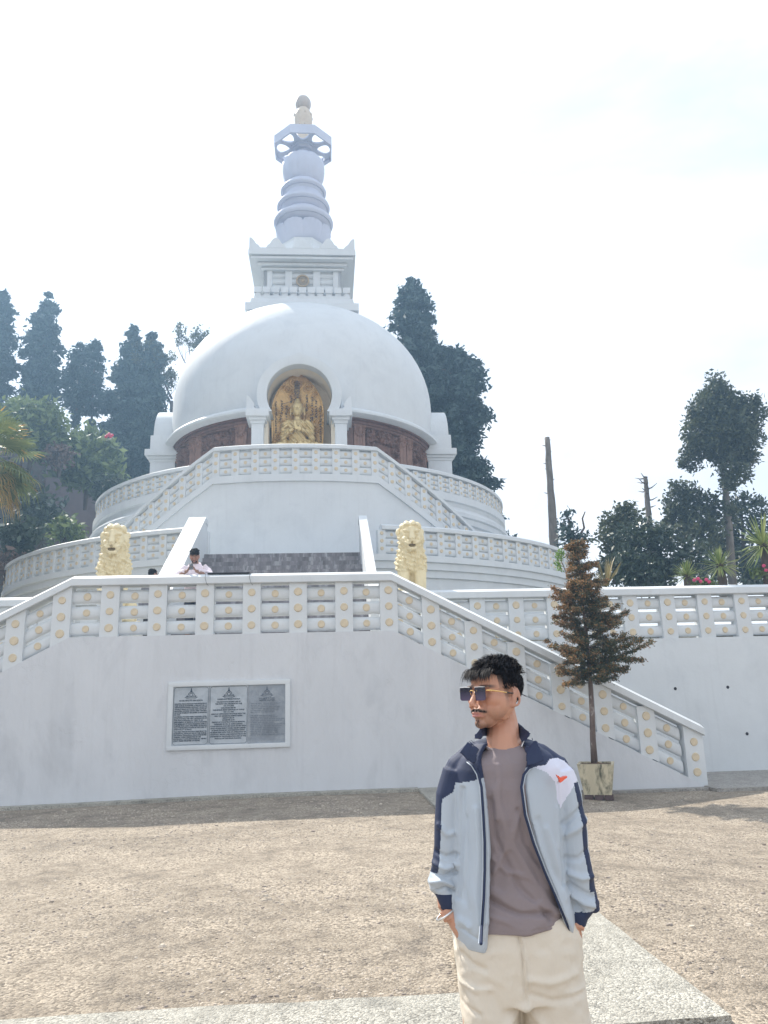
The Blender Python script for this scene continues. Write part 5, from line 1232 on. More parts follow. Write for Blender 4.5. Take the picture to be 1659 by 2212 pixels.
_t.links.new(_r.outputs[0], _b.inputs['Base Color']); _b.inputs['Roughness'].default_value = .12; _b.inputs['Specular IOR Level'].default_value = .35; _b.inputs['Alpha'].default_value = .95

def head_parts(b, M, k=1.0):
    """skull, jaw, nose, lips, ears of one head facing -y, eyes at the origin; M places it"""
    old = b.M; b.M = M; E_ = b.ell
    E_((0, .014, .030), (.0735, .094, .080)); E_((0, -.030, .020), (.064, .062, .062)); E_((0, -.022, -.045), (.057, .062, .056)); E_((0, -.046, -.078), (.040, .040, .034)); E_((0, -.074, -.098), (.022, .018, .017))
    for s in (-1, 1):
        E_((s*.036, -.034, -.048), (.031, .046, .040)); E_((s*.040, -.050, -.020), (.028, .034, .030)); E_((s*.052, -.01, -.03), (.022, .05, .045)); E_((s*.026, -.086, .020), (.026, .010, .008)); E_((s*.047, -.005, -.066), (.015, .024, .022)); E_((s*.0115, -.106, -.043), (.008, .010, .008))
        R_e = Matrix.Rotation(s*.35, 3, 'Z') @ Matrix.Rotation(-.15, 3, 'X')
        # ear: a rim around a shallow bowl
        pts = []
        for i in range(11): a = -1.9+i*.42; pts.append(Vector((s*(.078+.005*math.sin(i*.5)), .016+.018*math.cos(a)*1.0, -.008+.031*math.sin(a))))
        b.tube(pts, [.004]*3+[.0048]*6+[.005, .006], 6); E_((s*.0755, .014, -.008), (.0075, .016, .028), rot=R_e); E_((s*.077, .006, -.036), (.005, .009, .010))
    b.tube([(0, -.088, .010), (0, -.103, -.012), (0, -.116, -.034), (0, -.112, -.042)], [.0085, .0095, .0115, .010], 10)
    E_((0, -.078, -.064), (.032, .020, .024)); E_((0, -.096, -.0645), (.022, .0085, .0048)); E_((0, -.0965, -.0745), (.019, .0085, .0058)); E_((0, -.060, .050), (.05, .038, .035))
    b.M = old
def head_disp(c, n, Mi):
    L_ = (np.c_[c, np.ones(len(c))] @ np.array(Mi).T)[:, :3]; o = np.zeros(len(c))
    for s in (-1, 1):
        o += gau(L_, (s*.032, -.088, .000), (.017, .03, .010), -.007); o += gau(L_, (s*.007, -.112, -.047), (.003, .006, .003), -.003); o += gau(L_, (s*.080, .006, -.006), (.02, .007, .014), -.003)
        o += gau(L_, (s*.05, -.055, -.055), (.016, .03, .02), -.003)
    o += gau(L_, (0, -.10, -.0695), (.024, .02, .0018), -.0028); o += gau(L_, (0, -.10, -.085), (.02, .02, .005), -.003)
    return o, L_
def paint_head(me, L_, base=(.53, .28, .19), beard=1.0):
    x, y, z = L_.T; col = np.tile(np.array(base), (len(L_), 1)); rs = np.random.RandomState(2)
    def mixc(w, c2): col[:] = col*(1-w[:, None])+np.array(c2)*w[:, None]
    front = 1/(1+np.exp((y+.04)*120))
    mixc(.30*np.exp(-((z+.02)/.03)**2-((np.abs(x)-.045)/.025)**2)*front, (.55, .22, .16)); mixc(.45*np.exp(-((z+.038)/.012)**2-(x/.016)**2)*front, (.58, .28, .20))
    mixc(.9*np.exp(-((z+.070)/.0085)**4-(x/.0235)**4)*(y < -.078), (.40, .16, .15))
    jaw = (z < -.035) & (y < .012) & (z > -.112-.3*np.abs(y+.06)*0) & (y < -.0-(-.035-z)*.55); st = .35+.3*rs.rand(len(L_))
    mixc(np.where(jaw, st*.62*np.clip((-.035-z)/.04, 0, 1)*beard*(~((np.abs(x) < .024) & (z > -.078) & (y < -.08))), 0), (.12, .08, .065))
    mixc(.75*np.exp(-((z+.0555-.10*np.maximum(0, .012-np.abs(x))*0+.18*np.maximum(0, np.abs(x)-.010))/.0052)**4-(x/.034)**6)*(y < -.07), (.022, .016, .015))
    mixc(.35*np.exp(-((z+.088)/.007)**4-(x/.008)**4)*(y < -.06), (.06, .04, .035)); mixc(.5*np.exp(-((z+.106)/.010)**2-(x/.030)**4)*(y < -.05), (.08, .055, .045))
    for s in (-1, 1): mixc(.92*np.exp(-((z-.0225-.10*(.03-np.abs(x))*0)/.0055)**4-((x-s*.033)/.022)**4)*front, (.02, .015, .014))
    fade = np.clip((z-.005)/.045, 0, 1)*(y > -.045+.0*z)*(np.abs(x) > .04); fade = np.maximum(fade, np.clip((z+.055)/.05, 0, 1)*(y > .045)); side = np.exp(-((y+.014)/.012)**4)*np.clip((z+.05)/.05, 0, 1)*(np.abs(x) > .05); fade = np.maximum(fade, side*.6)
    mixc(np.clip(fade, 0, 1)*.93*(np.hypot(0, 0)+1), (.03, .024, .022))
    ear = (np.abs(x) > .0715) & (z < .03) & (z > -.05) & (y > -.012); mixc(ear*.8, (.46, .24, .17))
    ca = me.color_attributes.new('tone', 'FLOAT_COLOR', 'POINT'); ca.data.foreach_set('color', np.c_[np.clip(col, 0, 1), np.ones(len(col))].ravel())
def hair_strands(parent, M, n, seed, top=.034, name='hair', fringe=True, wid=.0019):
    rs = np.random.RandomState(seed); b = MB(); b.M = M; vs, fs = [], []
    # skull cap
    cap = MB(); cap.M = M; cap.ell((0, .018, .036), (.0755, .0945, .083), 28, 20)
    keep = [f for f in cap.f if (lambda p: (p.z > .062 or (p.y > .03 and p.z > -.02) or (p.y > -.01 and p.z > .035)))(M.inverted() @ (sum((Vector(cap.v[i]) for i in f), Vector())/len(f)))]
    b.v += cap.v; b.f += keep; b.m += [0]*len(keep); b.M = Matrix.Identity(4)
    for k in range(n):
        while True:
            d = rs.normal(size=3); d /= np.linalg.norm(d); p = np.array((.0, .018, .036))+d*np.array((.0748, .0938, .083))
            if p[2] > .070 and p[1] > -.085: zone = 'top'; break
            if p[2] > .02 and p[1] > -.03 and p[2] <= .070: zone = 'side'; break
            if p[2] > -.055+.02*rs.rand() and p[1] > .045: zone = 'side'; break
        if zone == 'top':
            l_ = top*rs.uniform(.55, 1.15); fwd = np.array((.15*rs.normal(), -1.0, .0)); clump = np.array([noise.noise(Vector(p*42)), noise.noise(Vector(p*42+9)), noise.noise(Vector(p*42+19))])
            g = d*1.15+fwd*(.42+.5*(p[1] < -.03))+clump*2.0+rs.normal(size=3)*.16
        else:
            f = np.clip((p[2]+.03)/.09, 0.1, 1); l_ = .003+.011*f*rs.rand(); g = d*.55+np.array((0, .15, -.6))+rs.normal(size=3)*.15
        g = g/np.linalg.norm(g); s = np.cross(g, d)+rs.normal(size=3)*.2; s /= np.linalg.norm(s)+1e-9; w = wid*rs.uniform(.6, 1.3)
        pts = [p, p+g*l_*.5, p+g*l_*.85+np.array((0, -.1*l_, -.22*l_)), p+g*l_*1.05+np.array((0, -.2*l_, -.5*l_*(zone == 'top')))]
        i0 = len(vs)
        for q, ww in zip(pts, (1, 1, .7, .1)): vs.append(tuple(M @ Vector(q-s*w*ww/2))); vs.append(tuple(M @ Vector(q+s*w*ww/2)))
        fs += [(i0+2*i, i0+2*i+1, i0+2*i+3, i0+2*i+2) for i in range(3)]
    if fringe:
        for k in range(900):
            x = rs.uniform(-.058, .060); p = np.array((x, -.070+.5*abs(x)**1.3*.6, .070+.012*rs.rand())); cl = noise.noise(Vector((x*60, 3, 1))); l_ = rs.uniform(.022, .046)*(1+.5*cl)
            g = np.array((.25*rs.normal()+cl*.7, -.75, .10-.35*rs.rand())); g /= np.linalg.norm(g); s = np.array((1, .2*rs.normal(), .2*rs.normal())); w = wid*rs.uniform(.6, 1.2)
            pts = [p, p+g*l_*.45, p+g*l_*.75+np.array((0, 0, -.25*l_)), p+g*l_*.9+np.array((0, 0, -.75*l_))]; i0 = len(vs)
            for q, ww in zip(pts, (1, 1, .7, .1)): vs.append(tuple(M @ Vector(q-s*w*ww/2))); vs.append(tuple(M @ Vector(q+s*w*ww/2)))
            fs += [(i0+2*i, i0+2*i+1, i0+2*i+3, i0+2*i+2) for i in range(3)]
    b.add(vs, fs); return b.build(name, HAIR, parent, smooth=True, fix=False)
def loft(b, rings, n=40, p=2.3, cap=True):
    """rings: (cx, cy, cz, rx, ry[, tilt]) superellipse sections joined bottom to top or top to bottom"""
    vs = []
    for r in rings:
        cx, cy, cz, rx, ry = r[:5]; tl = r[5] if len(r) > 5 else 0
        for i in range(n):
            a = 2*math.pi*i/n; c, s = math.cos(a), math.sin(a); x = abs(c)**(2/p)*(1 if c >= 0 else -1)*rx; y = abs(s)**(2/p)*(1 if s >= 0 else -1)*ry
            vs.append((cx+x, cy+y, cz+tl*x))
    fs = [(j*n+i, j*n+(i+1) % n, (j+1)*n+(i+1) % n, (j+1)*n+i) for j in range(len(rings)-1) for i in range(n)]
    if cap: fs += [tuple(range(n)), tuple(range(len(rings)*n-1, (len(rings)-1)*n-1, -1))]
    b.add(vs, fs)

# ---- the young man standing in the foreground ----------------------------------
MYY = 2.60; MXX = .365
man = empty('person', 'young man in navy and pale blue zip jacket, sunglasses and cream trousers, hands in pockets', 'person', loc=(MXX, MYY, 0))
def mp_(px_, py_, dy=0.0):
    v_ = PX(px_, py_, MYY+dy); return Vector((v_.x-MXX, dy, v_.z))
FA = R(-50)
HC = mp_(1066, 1497, 0); HC = Vector((HC.x+.006, .01, HC.z-.004))
HM = Matrix.Translation(HC) @ Matrix.Rotation(FA, 4, 'Z') @ Matrix.Rotation(R(-3), 4, 'X') @ Matrix.Diagonal((.95, .95, .96, 1))
sk = MB(); head_parts(sk, HM)
nb = mp_(1090, 1612); sk.tube([HC+Vector((.018, .035, -.055)), HC+Vector((.024, .030, -.10)), Vector((nb.x, .022, nb.z+.03)), Vector((nb.x, .02, nb.z-.06))], [.050, .051, .054, .075], 16)
loft(sk, [(nb.x, .02, nb.z-.02, .075, .05), (nb.x, .02, nb.z-.06, .17, .075), (nb.x, .02, 1.30, .17, .085), (nb.x-.01, .02, 1.10, .14, .08), (nb.x-.01, .02, .95, .15, .09), (nb.x-.01, .02, .86, .15, .095), (nb.x-.01, .02, .80, .14, .09)])
def handm(b, wrist, d, side, sc=1.0, curl=.3):
    d = Vector(d).normalized(); s = Vector(side).normalized(); nrm = d.cross(s).normalized(); M = Matrix((( s.x, d.x, nrm.x, wrist[0]), (s.y, d.y, nrm.y, wrist[1]), (s.z, d.z, nrm.z, wrist[2]), (0, 0, 0, 1))); old = b.M; b.M = M @ Matrix.Scale(sc, 4)
    b.ell((0, .045, 0), (.040, .052, .015)); b.ell((0, .075, 0), (.040, .02, .013))
    for i, (x, l_) in enumerate(((-.030, .062), (-.010, .074), (.011, .069), (.030, .054))):
        a1 = curl; p0 = Vector((x, .082, 0)); p1 = p0+Vector((x*.1, math.cos(a1)*l_*.45, -math.sin(a1)*l_*.45)); p2 = p1+Vector((0, math.cos(2*a1)*l_*.32, -math.sin(2*a1)*l_*.32)); p3 = p2+Vector((0, math.cos(2.6*a1)*l_*.25, -math.sin(2.6*a1)*l_*.25)); b.tube([p0, p1, p2, p3], [.0088, .0085, .0078, .0062], 8)
    b.tube([(-.028, .020, 0), (-.052, .045, -.008), (-.058, .072, -.016), (-.054, .092, -.02)], [.013, .011, .0095, .007], 8); b.M = old
for sgn, pts, wr, hd in ((-1, [(990, 1665), (966, 1760), (961, 1880)], (965, 1962), (1012, 2052)), (1, [(1205, 1665), (1232, 1770), (1244, 1890)], (1247, 1985), (1232, 2065))):
    P_ = [mp_(x, y, .03) for x, y in pts]; P_[2].y = .075; w = mp_(*wr, .012); h_ = mp_(*hd, -.02)
    sk.tube([P_[0], P_[1], P_[2]], [.040, .034, .032], 12); sk.tube([P_[2], (P_[2]+w)/2, w], [.032, .030, .027], 12); sk.ell(P_[2], (.033, .033, .035))
    sk.tube([w, w+(h_-w)*.25], [.027, .027], 10); handm(sk, w+(h_-w)*.1, h_-w, Vector((-sgn*.35, -.9, 0)) if sgn < 0 else Vector((-.35, -.9, 0)), 1.0, .25)
for s in (-1, 1):
    x0 = nb.x-.01+s*.085; sk.tube([(x0, .02, .86), (x0+s*.02, .01, .48), (x0+s*.03, .04, .10)], [.085, .055, .04], 12); sk.ell((x0+s*.03, -.02, .05), (.045, .11, .04))
me = remesh(sk, .0030, 5, .5); c, n_ = arr(me); o_, Lh = head_disp(c, n_, HM.inverted()); setco(me, c+n_*o_[:, None]); paint_head(me, Lh)
fin(me, 'body', SKIN, man)
hair_strands(man, HM, 9000, 5)
# moustache and chin tuft
b = MB(); rs = np.random.RandomState(9)
for k in range(260):
    x = rs.uniform(-.033, .033); z = -.0545-.20*max(0, abs(x)-.010)+rs.uniform(-.003, .003); p = Vector((x, -.1005+abs(x)**2*18, z)); d = Vector((np.sign(x)*.6, -.25, -.7+rs.normal()*.2)).normalized()*.007; s = Vector((.0008, 0, 0)); q = [HM @ (p-s), HM @ (p+s), HM @ (p+d)]; b.add([tuple(v_) for v_ in q], [(0, 1, 2)])
for k in range(25):
    p = Vector((rs.uniform(-.010, .010), -.0925+rs.uniform(-.002, .003), -.094+rs.uniform(-.014, .010))); d = Vector((rs.normal()*.2, -.3, -1)).normalized()*.008; s = Vector((.0008, 0, 0)); b.add([tuple(HM @ (p-s)), tuple(HM @ (p+s)), tuple(HM @ (p+d))], [(0, 1, 2)])
b.build('moustache', HAIR, man, fix=False)
# sunglasses
sg = empty_part('sunglasses', man)
for s in (-1, 1):
    b = MB(); b.M = HM @ Matrix.Translation((s*.0325, -.1085, -.003)) @ Matrix.Rotation(-s*.10, 4, 'Z') @ Matrix.Rotation(.06, 4, 'X'); pts = []
    hw_, hh_ = .0260, .0215
    for cx, cz, a0 in ((hw_-.006, hh_-.005, 0), (-hw_+.006, hh_-.005, 90), (-hw_+.009, -hh_+.009, 180), (hw_-.009, -hh_+.009, 270)):
        r_ = .006 if cz > 0 else .009
        for k in range(5): a = R(a0+22.5*k); pts.append((cx+r_*math.cos(a), cz+r_*math.sin(a)))
    b.prism(pts, -.0013, .0013); b.build('lens', LENSM, sg, smooth=40)
    b = MB(); b.M = HM; b.tube([(s*.034-.024, -.1128, .0185), (s*.034, -.1138, .0195), (s*.034+.022, -.1120-.0*s, .0185)], .0011, 6); b.build('lens_rim', SILV, sg, smooth=40); b = MB(); b.M = HM
    b.tube([(s*.060, -.1085, .008), (s*.069, -.100, .008), (s*.0765, -.060, .006), (s*.0775, -.025, .003)], [.0022, .0034, .0020, .0018], 8)
    b.ell((s*.072, -.088, .008), (.0035, .008, .0032)); b.build('temple', GOLDM, sg, smooth=40)
    b = MB(); b.M = HM; b.tube([(s*.0775, -.026, .003), (s*.078, .004, .002), (s*.078, .022, -.012)], [.0025, .0025, .0022], 8); b.build('temple_tip', BLACKP, sg, smooth=40)
b = MB(); b.M = HM; b.tube([(-.010, -.114, .004), (-.004, -.117, .008), (.004, -.117, .008), (.010, -.114, .004)], .0016, 8); b.tube([(-.008, -.113, .0), (-.0095, -.106, -.010)], .0009, 6); b.tube([(.008, -.113, .0), (.0095, -.106, -.010)], .0009, 6); b.build('bridge', GOLDM, sg, smooth=40)

# T-shirt ------------------------------------------------------------------------
def row(y, xl, xr, ry, cy=.02): a, c_ = mp_(xl, y), mp_(xr, y); return ((a.x+c_.x)/2, cy, (a.z+c_.z)/2, (c_.x-a.x)/2, ry)
b = MB(); loft(b, [row(1606, 1052, 1134, .058, .022), row(1618, 1040, 1150, .068), row(1634, 1010, 1178, .082), row(1660, 985, 1204, .097, .016), row(1700, 984, 1208, .108, .012), row(1760, 986, 1210, .113, .010), row(1830, 990, 1212, .112), row(1900, 988, 1216, .113), row(1960, 986, 1224, .120, .012), row(1995, 986, 1230, .126, .010), row(2004, 990, 1228, .122, .010)][::-1])
me = remesh(b, .0045, 3)
def tsd(c, n):
    x, y, z = c.T; f = np.clip(-n[:, 1]*1.3, 0, 1); C_ = lambda *p: [((lambda v_: (v_.x, v_.z))(mp_(a, b_))) for a, b_ in p]
    o = .0035*ridg(c, (9, 5, 7), 41)*(.6+nfield(c, (5, 4, 4), 45))+.007*nfield(c, (9, 3, 5), 1)+.0045*nfield(c, (26, 10, 15), 2)
    for pth, w, a in ((C_((1060, 1700), (1090, 1800), (1150, 1900), (1190, 1960)), .010, .006), (C_((1050, 1720), (1062, 1800), (1110, 1900), (1180, 1970)), .009, -.006), (C_((1130, 1690), (1100, 1790), (1060, 1870)), .009, .005), (C_((1055, 1910), (1100, 1935), (1160, 1940), (1200, 1962)), .010, .007), (C_((1050, 1930), (1110, 1955), (1180, 1960)), .008, -.007),
                      (C_((1070, 1650), (1064, 1760)), .007, .004), (C_((1140, 1740), (1165, 1830), (1180, 1900)), .010, .006), (C_((1056, 1842), (1085, 1870), (1130, 1880)), .007, .005), (C_((1045, 1960), (1100, 1975), (1150, 1978)), .007, .004), (C_((1110, 1740), (1125, 1810), (1160, 1860)), .007, -.005)): o += crease(c, pth, w, a*1.6, front=f)
    hem = C_((990, 1994), (1230, 1990)); o += crease(c, hem, .0022, -.002)
    return np.clip(o, -.02, .006)-.006*np.clip((nb.z-.05-z)/.04, 0, 1)
displace(me, tsd)
c, n_ = arr(me)
# front hem rises to the right, and the neckline drops at the front
w = np.clip((c[:, 2]-.90)/.15, 0, 1); k = (1-w)*np.clip((c[:, 0]-(-.03))/.2, 0, 1); c[:, 2] += k*.016
top = np.clip((c[:, 2]-(nb.z-.05))/.05, 0, 1)*np.clip(-(c[:, 1]-.02)/.05, 0, 1); c[:, 2] -= top*.010; setco(me, c)
fin(me, 't_shirt', TSH, man)
b = MB(); ring = []
for i in range(41):
    a = 2*math.pi*i/40; ring.append((nb.x+.0+.066*math.cos(a), .020+.060*math.sin(a), nb.z-.008+(.014 if math.sin(a) > 0 else .014-.030*(-math.sin(a))**1.5)))
b.tube(ring, .0062, 8, cap=False); b.build('collar_band', TSH, man, smooth=True)
# chain
b = MB(); pts = [mp_(*p, dy) for p, dy in (((1128, 1578), .01), ((1132, 1590), -.018), ((1131, 1602), -.036), ((1127, 1612), -.046))]
for i in range(24): t_ = i/23*3; k = min(2, int(t_)); p = pts[k].lerp(pts[k+1], t_-k); b.ell(p, (.0022, .0022, .0022), 6, 4)
b.build('neck_chain', SILV, man, smooth=True)

# jacket: open shell wrapped round the body, sleeves and collar fused into one skin
ROWS = [(1604, 1030, 1152, .066, 1046, 1132), (1618, 1010, 1174, .082, 1036, 1140), (1634, 994, 1194, .096, 1030, 1142), (1660, 980, 1212, .112, 1031, 1128), (1700, 976, 1217, .124, 1038, 1127), (1760, 978, 1218, .132, 1043, 1135), (1820, 979, 1219, .138, 1046, 1153), (1880, 978, 1222, .142, 1046, 1176), (1930, 976, 1229, .150, 1044, 1197), (1970, 977, 1237, .155, 1042, 1213), (1998, 981, 1240, .152, 1040, 1226), (2022, 986, 1239, .146, 1039, 1233), (2036, 992, 1236, .142, 1038, 1234)]
NS = 64; NR = 70
def rowat(t_):
    f = t_*(len(ROWS)-1); i = min(len(ROWS)-2, int(f)); g = f-i; return [ROWS[i][k]*(1-g)+ROWS[i+1][k]*g for k in range(6)]
b = MB(); outer, inner = [], []
for j in range(NR+1):
    y, xl, xr, ry, zl, zr_ = rowat(j/NR); a, c_ = mp_(xl, y), mp_(xr, y); cx = (a.x+c_.x)/2; rx = (c_.x-a.x)/2; cz = (a.z+c_.z)/2; cy = .02
    zlx, zrx = mp_(zl, y).x, mp_(zr_, y).x
    def ang(x_):        # angle on the front half where the section reaches x
        u = max(-.999, min(.999, (x_-cx)/rx)); cc = math.copysign(abs(u)**(2.3/2), u); return -math.acos(cc)
    aL, aR = ang(zlx), ang(zrx)       # both negative (front)
    a0, a1 = aR, aL+2*math.pi
    for (lst, off) in ((outer, 0), (inner, -.019)):
        rr_ = []
        for i in range(NS+1):
            w_ = a0+(a1-a0)*i/NS; cw, sw_ = math.cos(w_), math.sin(w_)
            rr_.append((cx+abs(cw)**(2/2.3)*math.copysign(1, cw)*(rx+off), cy+abs(sw_)**(2/2.3)*math.copysign(1, sw_)*(ry+off), cz))
        lst.append(rr_)
vs = [p for r_ in outer for p in r_]+[p for r_ in inner for p in r_]; n1 = (NR+1)*(NS+1); w1 = NS+1
fs = [(j*w1+i, j*w1+i+1, (j+1)*w1+i+1, (j+1)*w1+i) for j in range(NR) for i in range(NS)]; fs += [tuple(n1+k for k in f[::-1]) for f in fs]
fs += [(j*w1, (j+1)*w1, n1+(j+1)*w1, n1+j*w1) for j in range(NR)]+[(j*w1+NS, n1+j*w1+NS, n1+(j+1)*w1+NS, (j+1)*w1+NS) for j in range(NR)]
fs += [(i, n1+i, n1+i+1, i+1) for i in range(NS)]+[(NR*w1+i, NR*w1+i+1, n1+NR*w1+i+1, n1+NR*w1+i) for i in range(NS)]
b.add(vs, fs)
# shoulders
for pts, rr_ in (([(1062, 1614), (1024, 1632), (994, 1660), (980, 1690)], [.034, .042, .046, .046]), ([(1122, 1614), (1162, 1632), (1196, 1660), (1212, 1690)], [.034, .042, .048, .048])):
    b.tube([mp_(x, y, .03) for x, y in pts], rr_, 16)
SLV = (([(988, 1668), (972, 1720), (967, 1780), (965, 1830), (961, 1872), (958, 1898), (960, 1914), (964, 1926), (967, 1942), (971, 1960)], [.048, .045, .041, .040, .041, .046, .047, .035, .030, .027], [.02, .015, .01, .01, .015, .02, .02, .015, .01, .01]),
       ([(1204, 1668), (1222, 1720), (1232, 1780), (1238, 1840), (1243, 1885), (1248, 1920), (1256, 1946), (1254, 1962), (1248, 1980), (1246, 1996)], [.050, .051, .050, .051, .053, .054, .052, .039, .029, .026], [.02, .015, .01, .01, .015, .02, .02, .015, .01, .01]))
for pts, rr_, dd in SLV: b.tube([mp_(x, y, d_) for (x, y), d_ in zip(pts, dd)], rr_, 18)
for x, y, r_ in ((940, 1902, .022), (944, 1916, .018), (1276, 1950, .026), (1284, 1962, .017), (1268, 1962, .022)): b.ell(mp_(x, y, .03), (r_*1.1, r_, r_*.8))
me = remesh(b, .0040, 3)
Cp = lambda *p: [((lambda v_: (v_.x, v_.z))(mp_(a, b_))) for a, b_ in p]
def jkd(c, n):
    x, y, z = c.T; f = np.clip(-n[:, 1]*1.3+.1, 0, 1); o = .0030*ridg(c, (11, 5, 4), 31)*(.6+nfield(c, (5, 4, 4), 35))+.0030*nfield(c, (8, 4, 4), 5)+.0020*nfield(c, (22, 10, 12), 6)
    L1 = [((1000, 1760), (1004, 1850), (996, 1930)), ((1022, 1740), (1026, 1830), (1020, 1920), (1028, 1990)), ((985, 1880), (1004, 1950), (1000, 1990)), ((1168, 1780), (1190, 1850), (1212, 1930)), ((1150, 1760), (1180, 1860), (1205, 1900)), ((1195, 1740), (1200, 1820))]
    for i, p in enumerate(L1): o += crease(c, Cp(*p), .010, .006 if i % 2 else -.006, front=f)
    for p, w, a in ((((940, 1838), (962, 1848), (982, 1842)), .007, -.008), (((936, 1862), (960, 1872), (982, 1864)), .008, .009), (((934, 1884), (958, 1890), (980, 1880)), .006, -.009), (((932, 1905), (955, 1898), (975, 1908)), .007, .009), (((948, 1780), (965, 1800), (978, 1796)), .008, .006), (((944, 1920), (962, 1912), (976, 1920)), .005, -.008),
                    (((1214, 1776), (1232, 1760), (1256, 1740)), .008, -.009), (((1216, 1800), (1240, 1786), (1262, 1768)), .010, .008), (((1218, 1850), (1245, 1850), (1270, 1832)), .008, -.007), (((1222, 1880), (1250, 1892), (1274, 1890)), .009, .009), (((1224, 1905), (1250, 1920), (1280, 1935)), .007, -.010), (((1226, 1925), (1255, 1945), (1284, 1955)), .007, .008), (((1236, 1945), (1256, 1968)), .006, -.009), (((1200, 1690), (1203, 1760), (1205, 1830), (1212, 1900)), .006, -.016), (((996, 1700), (992, 1780), (989, 1860), (984, 1930)), .006, -.016)): o += crease(c, Cp(*p), w, a*1.35, front=f)
    o += crease(c, Cp((975, 1988), (1036, 2012)), .004, -.004, front=f); o += crease(c, Cp((984, 1995), (990, 1975), (1005, 1985)), .010, .010, front=f)
    return np.clip(o, -.0085, .02)
displace(me, jkd)
fc = facecent(me); fx, fy, fz = fc.T
def toD(fc):        # where the panel seams run, laid out on the jacket's front
    return fc[:, 0], fc[:, 2]
def below(path): P_ = Cp(*path); xs_, zs_ = zip(*sorted(P_)); return np.interp(fx, xs_, zs_)
mi = np.zeros(len(fc), int); Xc = mp_(1090, 1700).x
yokeL = below([(940, 1738), (951, 1726), (978, 1708), (982, 1689), (1011, 1683), (1041, 1674), (1060, 1670)]); left = fx < Xc; mi[left & (fz > yokeL)] = 1
yokeR = below([(1120, 1655), (1172, 1648), (1182, 1637), (1200, 1635), (1220, 1644), (1240, 1664), (1250, 1680)]); right = ~left; mi[right & (fz > yokeR)] = 1
wlo = below([(1140, 1650), (1152, 1656), (1172, 1664), (1190, 1684), (1196, 1722), (1205, 1742), (1220, 1718), (1237, 1694), (1262, 1670)]); m_ = right & (fz <= yokeR) & (fz > wlo) & (fx > mp_(1146, 1650).x) & (fy < .09); mi[m_] = 2
back = fy > .085; mi[back & (fz > mp_(1000, 1700).z)] = 1
# dark stripe down the outside of each sleeve, cuffs, collar
def outer_stripe(path, w): P_ = Cp(*path); zs_ = np.array([p[1] for p in P_])[::-1]; xs_ = np.array([p[0] for p in P_])[::-1]; xx_ = np.interp(fz, zs_, xs_); return (np.abs(fx-xx_) < w) & (fz < zs_[-1]) & (fz > zs_[0])
mi[outer_stripe([(950, 1680), (944, 1740), (942, 1800), (940, 1850), (936, 1885)], .013) & (mi != 1)] = 1
mi[outer_stripe([(1242, 1690), (1256, 1760), (1262, 1830), (1272, 1880), (1277, 1925)], .0095) & (mi != 1)] = 1
cl = mp_(960, 1930).z; mi[(fz < cl) & (fx < mp_(978, 1930).x) & (fz > mp_(960, 1985).z) & (fx < mp_(976, 1950).x) & (fy < .07) & (fz < cl)] = 1
cr = mp_(1250, 1968).z; mi[(fz < cr) & (fx > mp_(1240, 1990).x)] = 1; mi[(fx > mp_(1284, 1955).x)] = 1
mi[(fz > mp_(1090, 1640).z) & (np.hypot(fx-nb.x, (fy-.02)*.8) < .2)] = 1
fin(me, 'jacket', [JACK, NAVY, JWHITE], man, mi)
jk = man.children[-1]
# collar: a stand-up band folded outward, open at the front
cpts = [((1026, 1652), (993, 1625), -.112), ((1030, 1636), (1000, 1616), -.106), ((1035, 1618), (1009, 1604), -.092), ((1039, 1600), (1022, 1590), -.066), ((1043, 1590), (1036, 1576), -.030), ((1048, 1590), (1044, 1565), .015), ((1058, 1590), (1056, 1558), .055), ((1074, 1592), (1073, 1555), .078), ((1090, 1592), (1090, 1554), .082), ((1106, 1592), (1107, 1556), .072), ((1117, 1592), (1120, 1562), .045), ((1122, 1594), (1131, 1572), .005), ((1128, 1602), (1145, 1583), -.038), ((1133, 1616), (1158, 1598), -.070), ((1136, 1634), (1168, 1620), -.094), ((1138, 1655), (1175, 1643), -.110)]
b = MB(); vs = []
for (lo, hi, dy) in cpts:
    p, q = mp_(*lo, dy), mp_(*hi, dy-.012 if dy < .03 else dy+.012); m_ = (p+q)/2; nrm = Vector((m_.x-nb.x, m_.y-.02, 0)).normalized()*.004; mid = m_+nrm*1.6
    for v_ in (p-nrm, m_-nrm*.2, q-nrm, q+nrm, mid+nrm, p+nrm): vs.append(tuple(v_))
k = len(cpts); b.add(vs, [(j*6+i, j*6+(i+1) % 6, (j+1)*6+(i+1) % 6, (j+1)*6+i) for j in range(k-1) for i in range(6)]+[tuple(range(6)), tuple(range(6*k-1, 6*k-7, -1))])
me_ = remesh(b, .0028, 2); displace(me_, lambda c, n: .0015*nfield(c, (40, 40, 40), 8)); fin(me_, 'collar', NAVY, jk)
